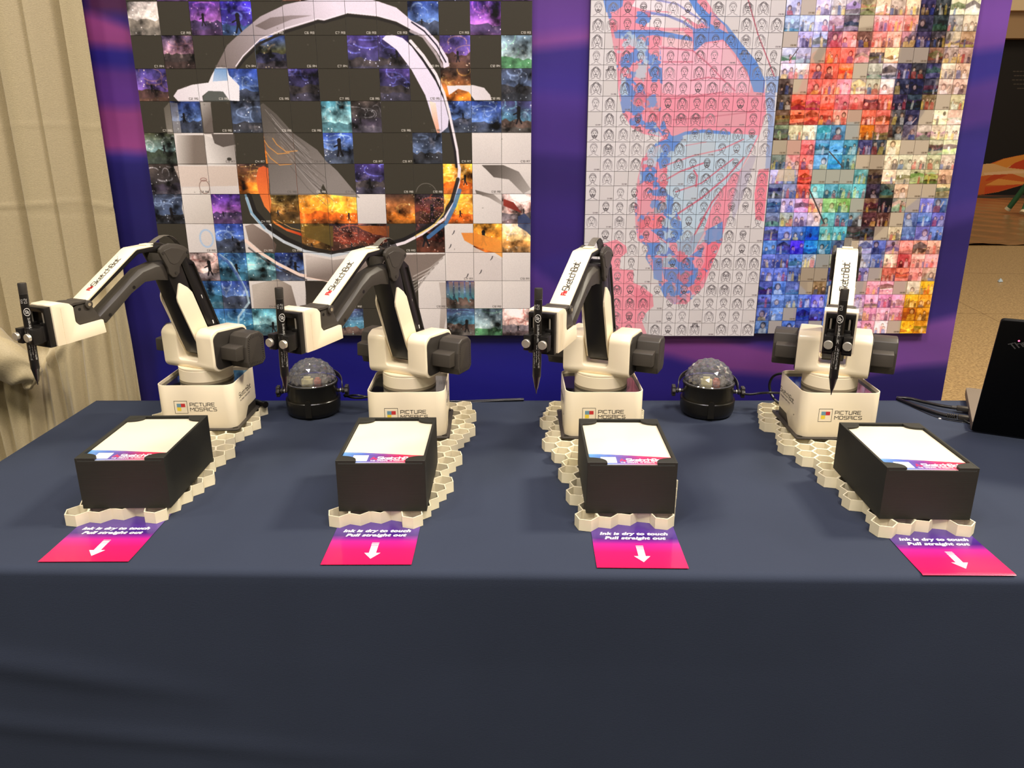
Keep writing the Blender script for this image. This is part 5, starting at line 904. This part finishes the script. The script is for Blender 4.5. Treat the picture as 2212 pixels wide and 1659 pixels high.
# sign cards that say the ink is dry
sm = mat('sign card print', (.9, .05, .2), .26, coat=.5); nt = sm.node_tree; b = nt.nodes['Principled BSDF']; tc = nt.nodes.new('ShaderNodeTexCoord'); sp = nt.nodes.new('ShaderNodeSeparateXYZ'); cr = nt.nodes.new('ShaderNodeValToRGB')
mr = nt.nodes.new('ShaderNodeMapRange'); mr.inputs['From Max'].default_value = .14; nt.links.new(tc.outputs['Object'], sp.inputs[0]); nt.links.new(sp.outputs['Y'], mr.inputs[0]); nt.links.new(mr.outputs[0], cr.inputs[0]); nt.links.new(cr.outputs[0], b.inputs['Base Color'])
els = [(0, srgb(232, 22, 84)), (.26, srgb(228, 22, 98)), (.38, srgb(205, 26, 130)), (.45, srgb(130, 30, 135)), (.51, srgb(58, 22, 112)), (.62, srgb(72, 40, 128)), (1, srgb(60, 40, 130))]
while len(cr.color_ramp.elements) < len(els): cr.color_ramp.elements.new(.5)
for e, (p_, c_) in zip(cr.color_ramp.elements, els): e.position = p_; e.color = (*c_, 1)
def zdrop(s):                     # height of the cloth a distance s behind the table's front edge
    return 0 if s >= RR else -(RR-math.sqrt(max(0, RR*RR-(RR-s)**2)))
def bfont(text, size, x, y, shear=.22, off=.0004, sx=1.0):
    cu = bpy.data.curves.new('t', 'FONT'); cu.body = text; cu.size = size; cu.shear = shear; cu.offset = off; cu.align_x = 'CENTER'; cu.space_character = 1.06
    t_ = bpy.data.objects.new('t', cu); C.objects.link(t_); bpy.context.view_layer.update(); me = bpy.data.meshes.new_from_object(t_.evaluated_get(bpy.context.evaluated_depsgraph_get())); bpy.data.objects.remove(t_)
    wd = max(v.co.x for v in me.vertices)-min(v.co.x for v in me.vertices); cx = (max(v.co.x for v in me.vertices)+min(v.co.x for v in me.vertices))/2
    for v in me.vertices: v.co = Vector(((v.co.x-cx)*sx/wd+x, v.co.y+y, 0))
    me.materials.clear(); return me
SG = [(-.5130, .8135, math.radians(.4)), (-.1745, .8070, math.radians(.2)), (.1520, .7995, math.radians(-1.0)), (.5270, .7850, math.radians(-.6))]
tm = [bfont('Ink is dry to touch', .0094, .0000, .0800, sx=.0865), bfont('Pull straight out', .0094, .0005, .0688, sx=.0770)]
for k in range(4):
    x, y, rz = SG[k]; s0 = y-edge(x)+.002
    zz = lambda s: zdrop(s0+s)+.0006+(.0008*math.exp(-s/.02))
    vs, fs = [], []; n = 40; wd = .1076
    for i in range(n+1):
        s = .1390*(i/n)**1.5; zt = zz(s); vs += [(-wd/2, s, zt+.0003), (wd/2, s, zt+.0003), (wd/2, s, zt), (-wd/2, s, zt)]
    for i in range(n):
        p_, q_ = 4*i, 4*i+4
        for j in range(4): fs.append((p_+j, p_+(j+1) % 4, q_+(j+1) % 4, q_+j))
    fs += [(0, 3, 2, 1), (4*n, 4*n+1, 4*n+2, 4*n+3)]
    me = bpy.data.meshes.new('sign_card'); me.from_pydata(vs, [], fs); R = link('sign_card', me, sm); bmm = bmesh.new(); bmm.from_mesh(me); bmesh.ops.recalc_face_normals(bmm, faces=bmm.faces); bmm.to_mesh(me); bmm.free()
    R.location = (x, y, T0); R.rotation_euler = (0, 0, rz); tag(R, '%s pink card reading Ink is dry to touch, at the table edge' % WH[k], 'sign', 'pink instruction cards')
    for t_ in tm:
        me = t_.copy()
        for v in me.vertices: v.co.z = zz(v.co.y)+.0005
        link('lettering', me, M['paperwhite'], R)
    bm = bmesh.new(); ax = .003
    for a_, b_, c_, d_ in ((.0520, .0528, .0046, .0046), (.0492, .0504, .0045, .0045), (.0458, .0482, .0044, .0044), (.0275, .0448, .0043, .0043)):
        m_ = 6
        for i in range(m_):
            s1, s2 = a_+(b_-a_)*i/m_, a_+(b_-a_)*(i+1)/m_; bm.faces.new([bm.verts.new((ax+xx, s, zz(s)+.0005)) for xx, s in ((-c_, s1), (c_, s1), (d_, s2), (-d_, s2))])
    m_ = 8
    for i in range(m_):
        s1, s2 = .0135+.0140*i/m_, .0135+.0140*(i+1)/m_; w1, w2 = .0098*(i/m_), .0098*((i+1)/m_)
        bm.faces.new([bm.verts.new((ax+xx, s, zz(s)+.0005)) for xx, s in (((-w1, s1), (w1, s1), (w2, s2), (-w2, s2)) if i else ((0, s1), (w2, s2), (-w2, s2)))])
    link('arrow', mesh_bm(bm), M['paperwhite'], R)
# ================================================================== domed party lights
gl = bpy.data.materials.new('clear faceted plastic'); gl.use_nodes = True; nt = gl.node_tree; nt.nodes.remove(nt.nodes['Principled BSDF']); out = nt.nodes['Material Output']
tr = nt.nodes.new('ShaderNodeBsdfTransparent'); gs = nt.nodes.new('ShaderNodeBsdfGlossy'); gs.inputs['Roughness'].default_value = .04; fr_ = nt.nodes.new('ShaderNodeFresnel'); fr_.inputs[0].default_value = 2.1; mxs = nt.nodes.new('ShaderNodeMixShader')
df = nt.nodes.new('ShaderNodeBsdfDiffuse'); df.inputs[0].default_value = (.75, .75, .8, 1); mx2 = nt.nodes.new('ShaderNodeMixShader'); mx2.inputs[0].default_value = .08
nt.links.new(fr_.outputs[0], mxs.inputs[0]); nt.links.new(tr.outputs[0], mxs.inputs[1]); nt.links.new(gs.outputs[0], mxs.inputs[2]); nt.links.new(mxs.outputs[0], mx2.inputs[1]); nt.links.new(df.outputs[0], mx2.inputs[2]); nt.links.new(mx2.outputs[0], out.inputs[0])
def dome_light():
    R = empty('dome_lamp'); K_ = mat('satin black plastic', srgb(26, 24, 18), .3, coat=.1) if 'satin black plastic' not in bpy.data.materials else bpy.data.materials['satin black plastic']
    bm = bmesh.new(); lathe(bm, [(.040, 0), (.0455, .004), (.0480, .0120), (.0490, .0300), (.0480, .0312), (.0455, .0312)], 64); link('cup', mesh_bm(bm), K_, R, 40)
    bm = bmesh.new(); prism(bm, [(.0055*math.cos(a), .030+.0068*math.sin(a)) for a in [math.pi*i/14 for i in range(15)]]+[(-.0055, .006), (.0055, .006)], -.0497, -.044, 'y'); link('cup_tab', mesh_bm(bm), K_, R, 40)
    bm = bmesh.new(); lathe(bm, [(.0450, .0300), (.0448, .0560), (.0462, .0580), (.0462, .0602), (.0440, .0602), (.0440, .0540), (.0001, .0540)], 64); link('body', mesh_bm(bm), K_, R, 40)
    # faceted dome: dual of an icosphere
    b0 = bmesh.new(); bmesh.ops.create_icosphere(b0, subdivisions=3, radius=1); bm = bmesh.new(); rr = .0428; cz = .0590
    cen = {f.index: bm.verts.new(f.calc_center_median().normalized()*rr*(1+.0)+Vector((0, 0, cz))) for f in b0.faces if f.calc_center_median().z > -.12}
    for v in b0.verts:
        fl = [f for f in v.link_faces]
        if v.co.z < -.04 or any(f.index not in cen for f in fl): continue
        n = v.co.normalized(); s_ = n.orthogonal().normalized(); t_ = n.cross(s_)
        fl.sort(key=lambda f: math.atan2((f.calc_center_median()-v.co).dot(t_), (f.calc_center_median()-v.co).dot(s_)))
        cv = bm.verts.new(v.co.normalized()*rr*1.045+Vector((0, 0, cz)))
        for i in range(len(fl)): bm.faces.new((cen[fl[i].index], cen[fl[(i+1) % len(fl)].index], cv))
    b0.free(); d_ = link('dome', mesh_bm(bm), gl, R); tag(d_, 'clear faceted plastic dome')
    bm = bmesh.new(); lathe(bm, [(.0435, .0590), (.0445, .0606), (.0435, .0620), (.0425, .0606), (.0435, .0590)], 64); link('rim', mesh_bm(bm), gl, R, 60)
    # light board inside
    bm = bmesh.new(); lathe(bm, [(.001, .0555), (.039, .0555), (.039, .0570), (.001, .0570)], 40); link('light_board', mesh_bm(bm), mat('board', srgb(70, 66, 60), .5), R, 40)
    for x_, y_, sx_, sy_, sz_, c_ in ((-.006, -.010, .020, .012, .010, (215, 205, 150)), (.012, -.008, .012, .012, .008, (190, 120, 95)), (.024, -.002, .010, .012, .010, (170, 165, 150)), (-.024, -.004, .012, .012, .009, (90, 88, 80)), (0, .014, .03, .012, .008, (120, 118, 110))):
        bm = bmesh.new(); prism(bm, rp([(x_-sx_/2, y_-sy_/2), (x_+sx_/2, y_-sy_/2), (x_+sx_/2, y_+sy_/2), (x_-sx_/2, y_+sy_/2)], .002), .057, .057+sz_, 'z'); prism(bm, rp([(x_-sx_*.3, y_-sy_*.3), (x_+sx_*.3, y_-sy_*.3), (x_+sx_*.3, y_+sy_*.3), (x_-sx_*.3, y_+sy_*.3)], .001), .057+sz_, .058+sz_*1.35, 'z')
        link('light_module', mesh_bm(bm), mat('module', srgb(*c_), .3, coat=.5), R, 30)
    # U bracket behind the body with two star knobs
    bm = bmesh.new(); A = []; n = 30
    for i in range(n+1):
        th = math.pi*i/n; rr = .0535; ce = Vector((rr*math.cos(th), rr*.92*math.sin(th), .0440+.024*math.sin(th)**.5 if 0 < i < n else .0440)); nn = Vector((math.cos(th), math.sin(th), 0)); zz = Vector((0, -.35, .93)) if 0 < i < n else Vector((0, 0, 1))
        A.append([bm.verts.new(ce+nn*a_+zz*b_) for a_, b_ in ((-.0008, -.006), (.0008, -.006), (.0008, .006), (-.0008, .006))])
    for p_, q_ in zip(A, A[1:]):
        for i in range(4): bm.faces.new((p_[i], p_[(i+1) % 4], q_[(i+1) % 4], q_[i]))
    bm.faces.new(A[0]); bm.faces.new(A[-1][::-1]); link('bracket', mesh_bm(bm), M['dark2'], R, 40)
    for sx in (1, -1):
        bm = bmesh.new(); N = 48; pts = [((.0098+.0016*math.cos(6*2*math.pi*i/N))*math.cos(2*math.pi*i/N), .0420+(.0098+.0016*math.cos(6*2*math.pi*i/N))*math.sin(2*math.pi*i/N)) for i in range(N)]
        prism(bm, pts, sx*.0585, sx*.0650); kb = solid('knob', bm, M['dark2'], R, None, .0012, 2)
        bm = bmesh.new(); cyl(bm, (sx*.0440, 0, .042), (sx*.0590, 0, .042), .0035, n=20); cyl(bm, (sx*.0540, 0, .042), (sx*.0560, 0, .042), .0055, n=20); kr = bmesh.new(); cyl(kr, (sx*.0500, 0, .042), (sx*.0512, 0, .042), .0042, n=20); link('ring', mesh_bm(kr), M['steel'], kb, 40); link('knob_stem', mesh_bm(bm), M['dark2'], kb, 40)
    return R
dl = dome_light(); dl.location = (-.3665, 1.3430, T0); dl.rotation_euler = (0, 0, .05)
KIDS.clear()
for o in bpy.data.objects:
    if o.parent: KIDS.setdefault(o.parent.name, []).append(o)
d2 = copy_tree(dl); d2.location = (.3545, 1.3400, T0); d2.rotation_euler = (0, 0, -.09)
tag(dl, 'black party lamp with clear faceted dome between the two arms nearest the drape', 'lamp', 'domed party lamps'); tag(d2, 'black party lamp with clear faceted dome below the butterfly boards', 'lamp', 'domed party lamps')
# ================================================================== cables
def zt(p): return [(x, y, z+T0) for x, y, z in p]
def cable(name, pts, r, label, m=None): return tag(tube(name, zt(pts), r, m or M['cable']), label, 'cable')
cable('power_cable', [(-.312, 1.352, .030), (-.290, 1.342, .028), (-.262, 1.335, .033), (-.232, 1.350, .034), (-.17, 1.385, .006), (.02, 1.405, .003)], .0022, 'black cable from the domed lamp near the drape to behind the second arm')
cable('power_cable', [(-.312, 1.356, .026), (-.290, 1.349, .031), (-.262, 1.343, .030), (-.232, 1.358, .028), (-.17, 1.392, .006), (.02, 1.410, .003)], .0019, 'thinner black wire twisted beside the cable of the lamp near the drape')
cable('power_cable', [(.410, 1.352, .036), (.430, 1.345, .034), (.452, 1.340, .038), (.470, 1.342, .038), (.50, 1.36, .03), (.56, 1.39, .004)], .0022, 'black cable from the domed lamp under the butterfly boards to the rightmost arm')
cable('looped_cable', [(.500, 1.32, .072), (.486, 1.350, .072), (.476, 1.366, .055), (.476, 1.362, .034), (.486, 1.345, .018), (.505, 1.335, .010)], .0024, 'black cable looping out behind the base of the rightmost arm')
cable('laptop_cable', [(.7392, 1.4150, .0035), (.757, 1.405, .0055), (.775, 1.385, .0055), (.795, 1.358, .007), (.812, 1.343, .008)], .0033, 'upper thick black cable running to the laptop side')
cable('laptop_cable', [(.7392, 1.4120, .0025), (.748, 1.380, .0035), (.762, 1.345, .0040), (.776, 1.315, .005), (.790, 1.301, .006)], .0036, 'lower thick black cable bending to the laptop side')
cable('thin_wire', [(.742, 1.405, .001), (.752, 1.350, .001), (.768, 1.308, .001), (.790, 1.290, .001), (.806, 1.284, .001)], .0007, 'thin dark wire lying on the cloth in front of the laptop cables')
dr = Vector((.44688, .89459, 0)); wr = Vector((.89459, -.44688, 0)); HG = Vector((.787, 1.2448, T0))
def plug(x, y, z, l, w_, h, label, ribs):
    R = empty('cable_plug', (x, y, T0+z), math.atan2(wr.y, wr.x)); tag(R, label, 'plug')
    bm = bmesh.new(); box(bm, (l/2, 0, 0), (l, w_, h)); solid('shell', bm, M['dark2'], R, None, .0012, 2)
    if ribs:
        for i in range(5): bm = bmesh.new(); box(bm, (-.002-.0034*i, 0, 0), (.0018, w_*.9-.0006*i, h*.9)); link('strain_rib', mesh_bm(bm), M['dark2'], R)
    else: bm = bmesh.new(); cyl(bm, (-.008, 0, 0), (0, 0, 0), .0034, n=16); link('strain_collar', mesh_bm(bm), M['dark2'], R, 40)
plug(.814, 1.3420, .0085, .0240, .0125, .0078, 'flat black plug of the upper laptop cable', False)
plug(.793, 1.2990, .0070, .0170, .0110, .0075, 'ribbed black plug of the lower laptop cable', True)
tube('hook', zt([(.800, 1.290, .004), (.806, 1.281, .0015), (.818, 1.279, .0015)]), .0022, M['cable']); tag(bpy.data.objects['hook'], 'short black cable curl under the ribbed laptop plug', 'cable'); bpy.data.objects['hook'].name = 'cable_curl'
R = empty('barrel_plug', (-.4905, 1.352, T0+.0225), math.radians(-37)); tag(R, 'black barrel plug behind the base of the leftmost arm', 'plug')
bm = bmesh.new(); cyl(bm, (0, 0, 0), (.046, 0, 0), .0050, n=20); solid('sleeve', bm, M['cable'], R, None, .0008, 2); bm = bmesh.new(); cyl(bm, (.046, 0, 0), (.054, 0, 0), .0060, n=20); cyl(bm, (.054, 0, 0), (.0545, 0, 0), .0030, n=16); link('collar', mesh_bm(bm), M['black'], R, 40)
bm = bmesh.new(); box(bm, (0, 0, 0), (.004, .0025, .0012)); o = link('paper_scrap', mesh_bm(bm), M['paperwhite']); o.location = (.7661, 1.3067, T0+.0008); tag(o, 'tiny white paper scrap lying in front of the laptop cables', 'scrap')
# ================================================================== laptop
R = empty('laptop', HG+Vector((0, 0, .0006)), math.atan2(wr.y, wr.x)); tag(R, 'open black laptop seen from behind at the table end', 'laptop')
bm = bmesh.new(); prism(bm, rp([(0, .004), (.312, .004), (.312, .222), (0, .222)], .006), .0006, .0150, 'z'); solid('keyboard_base', bm, mat('graphite palm rest', srgb(118, 106, 92), .45), R, None, .0008, 2)
bm = bmesh.new(); prism(bm, rp([(.004, .006), (.308, .006), (.308, .218), (.004, .218)], .005), .0003, .0020, 'z'); link('base_underside', mesh_bm(bm), M['dark2'], R)
for rr in range(5):
    for cc in range(14):
        bm = bmesh.new(); box(bm, (.024+.0203*cc, .040+.0185*rr, .0154), (.0175, .0155, .0012)); link('key', mesh_bm(bm), M['black'], R)
tilt = math.atan2(.11055, .2184)
lid = empty('lid_frame')
ld = bpy.data.meshes.new('lid'); bm = bmesh.new(); prism(bm, rp([(0, 0), (.312, 0), (.312, .2440), (0, .2440)], .005), -.0062, 0, 'y')
lo_ = solid('lid', bm, mat('matte black lid', srgb(6, 6, 6), .55, spec=.2), R, None, .0010, 2); lo_.rotation_euler = (tilt, 0, 0); lo_.location = (0, .002, .0042); bpy.data.objects.remove(lid)
bm = bmesh.new(); prism(bm, [(.008, .012), (.304, .012), (.304, .236), (.008, .236)], 0, .0002, 'y'); link('screen', mesh_bm(bm), M['gloss'], lo_)
bm = bmesh.new(); e1 = Vector((.0152, 0, .0085)).normalized(); e2 = Vector((-.0086, 0, .0105)).normalized(); text_bm(bm, 'ThinkPad', (.0250, -.0062, .1900), e1, e2, .0112, .0560, 1.0, lift=.0002); deco('lettering', bm, mat('silver lettering', srgb(120, 118, 116), .4, metal=.3), lo_)
bm = bmesh.new(); cyl(bm, (.0299, -.0062, .2072), (.0299, -.0068, .2072), .0013, n=14); link('status_light', mesh_bm(bm), mat('red status light', (.8, .05, .1), .4, emit=((1, .12, .25), 3.5)), lo_)
for x_ in (.04, .26): bm = bmesh.new(); cyl(bm, (x_, .004, .0145), (x_+.02, .004, .0145), .0038, n=16); link('hinge', mesh_bm(bm), M['dark2'], R, 40)
# ================================================================== far booth, green stool, scrap
YW = 16.84
R = empty('exhibition_booth', (10.3, YW, 0)); tag(R, 'distant black exhibition booth wall printed with orange flame ribbons', 'booth')
b_ = board('booth_wall', -4.0, 4.0, 0.03, 3.06, 0, .1, printmat('booth print', IM_BOOTH, .6), M['black'], R)
bm = bmesh.new(); box(bm, (0, -.08, 3.30), (8.2, .3, .48)); link('header_lower', mesh_bm(bm), mat('booth header', srgb(165, 135, 100), .7), R)
bm = bmesh.new(); box(bm, (0, -.16, 3.85), (8.4, .4, .62)); link('header_upper', mesh_bm(bm), mat('booth fascia', srgb(222, 198, 160), .6), R)
bm = bmesh.new(); box(bm, (0, -.2, .02), (8.4, .5, .04)); link('plinth', mesh_bm(bm), M['dark'], R)
R = empty('stool', (8.35, 12.65, .05)); tag(R, 'green splayed-leg stool standing on the plastic film far off', 'stool'); gm = mat('green paint', srgb(48, 98, 62), .4)
bm = bmesh.new(); lathe(bm, [(.001, .50), (.20, .50), (.22, .52), (.21, .55), (.001, .56)], 32); link('seat', mesh_bm(bm), gm, R, 40)
for i in range(4):
    a_ = math.radians(214+90*i); bm = bmesh.new(); cyl(bm, (.16*math.cos(a_), .16*math.sin(a_), .51), (.40*math.cos(a_), .40*math.sin(a_), .05), .045, .040, 12); lg = link('leg', mesh_bm(bm), gm, R, 50)
    bm = bmesh.new(); cyl(bm, (.395*math.cos(a_), .395*math.sin(a_), .06), (.42*math.cos(a_), .42*math.sin(a_), .022), .042, .05, 12); link('foot', mesh_bm(bm), mat('pale foot', srgb(205, 190, 155), .5), lg, 50)
bm = bmesh.new(); q = [(0, 0, .01), (.10, .01, .015), (.12, .08, .05), (.03, .10, .02), (.05, .04, .09)]; vs = [bm.verts.new(v) for v in q]
for f in ((0, 1, 4), (1, 2, 4), (2, 3, 4), (3, 0, 4), (3, 2, 1, 0)): bm.faces.new([vs[i] for i in f])
o = link('plastic_scrap', mesh_bm(bm), mat('pale blue plastic', srgb(175, 190, 200), .3)); o.location = (4.26, 6.75, 0); o.scale = (.4, .4, .4); tag(o, 'crumpled pale blue plastic scrap on the concrete beside the backdrop', 'scrap')
bpy.context.view_layer.update()
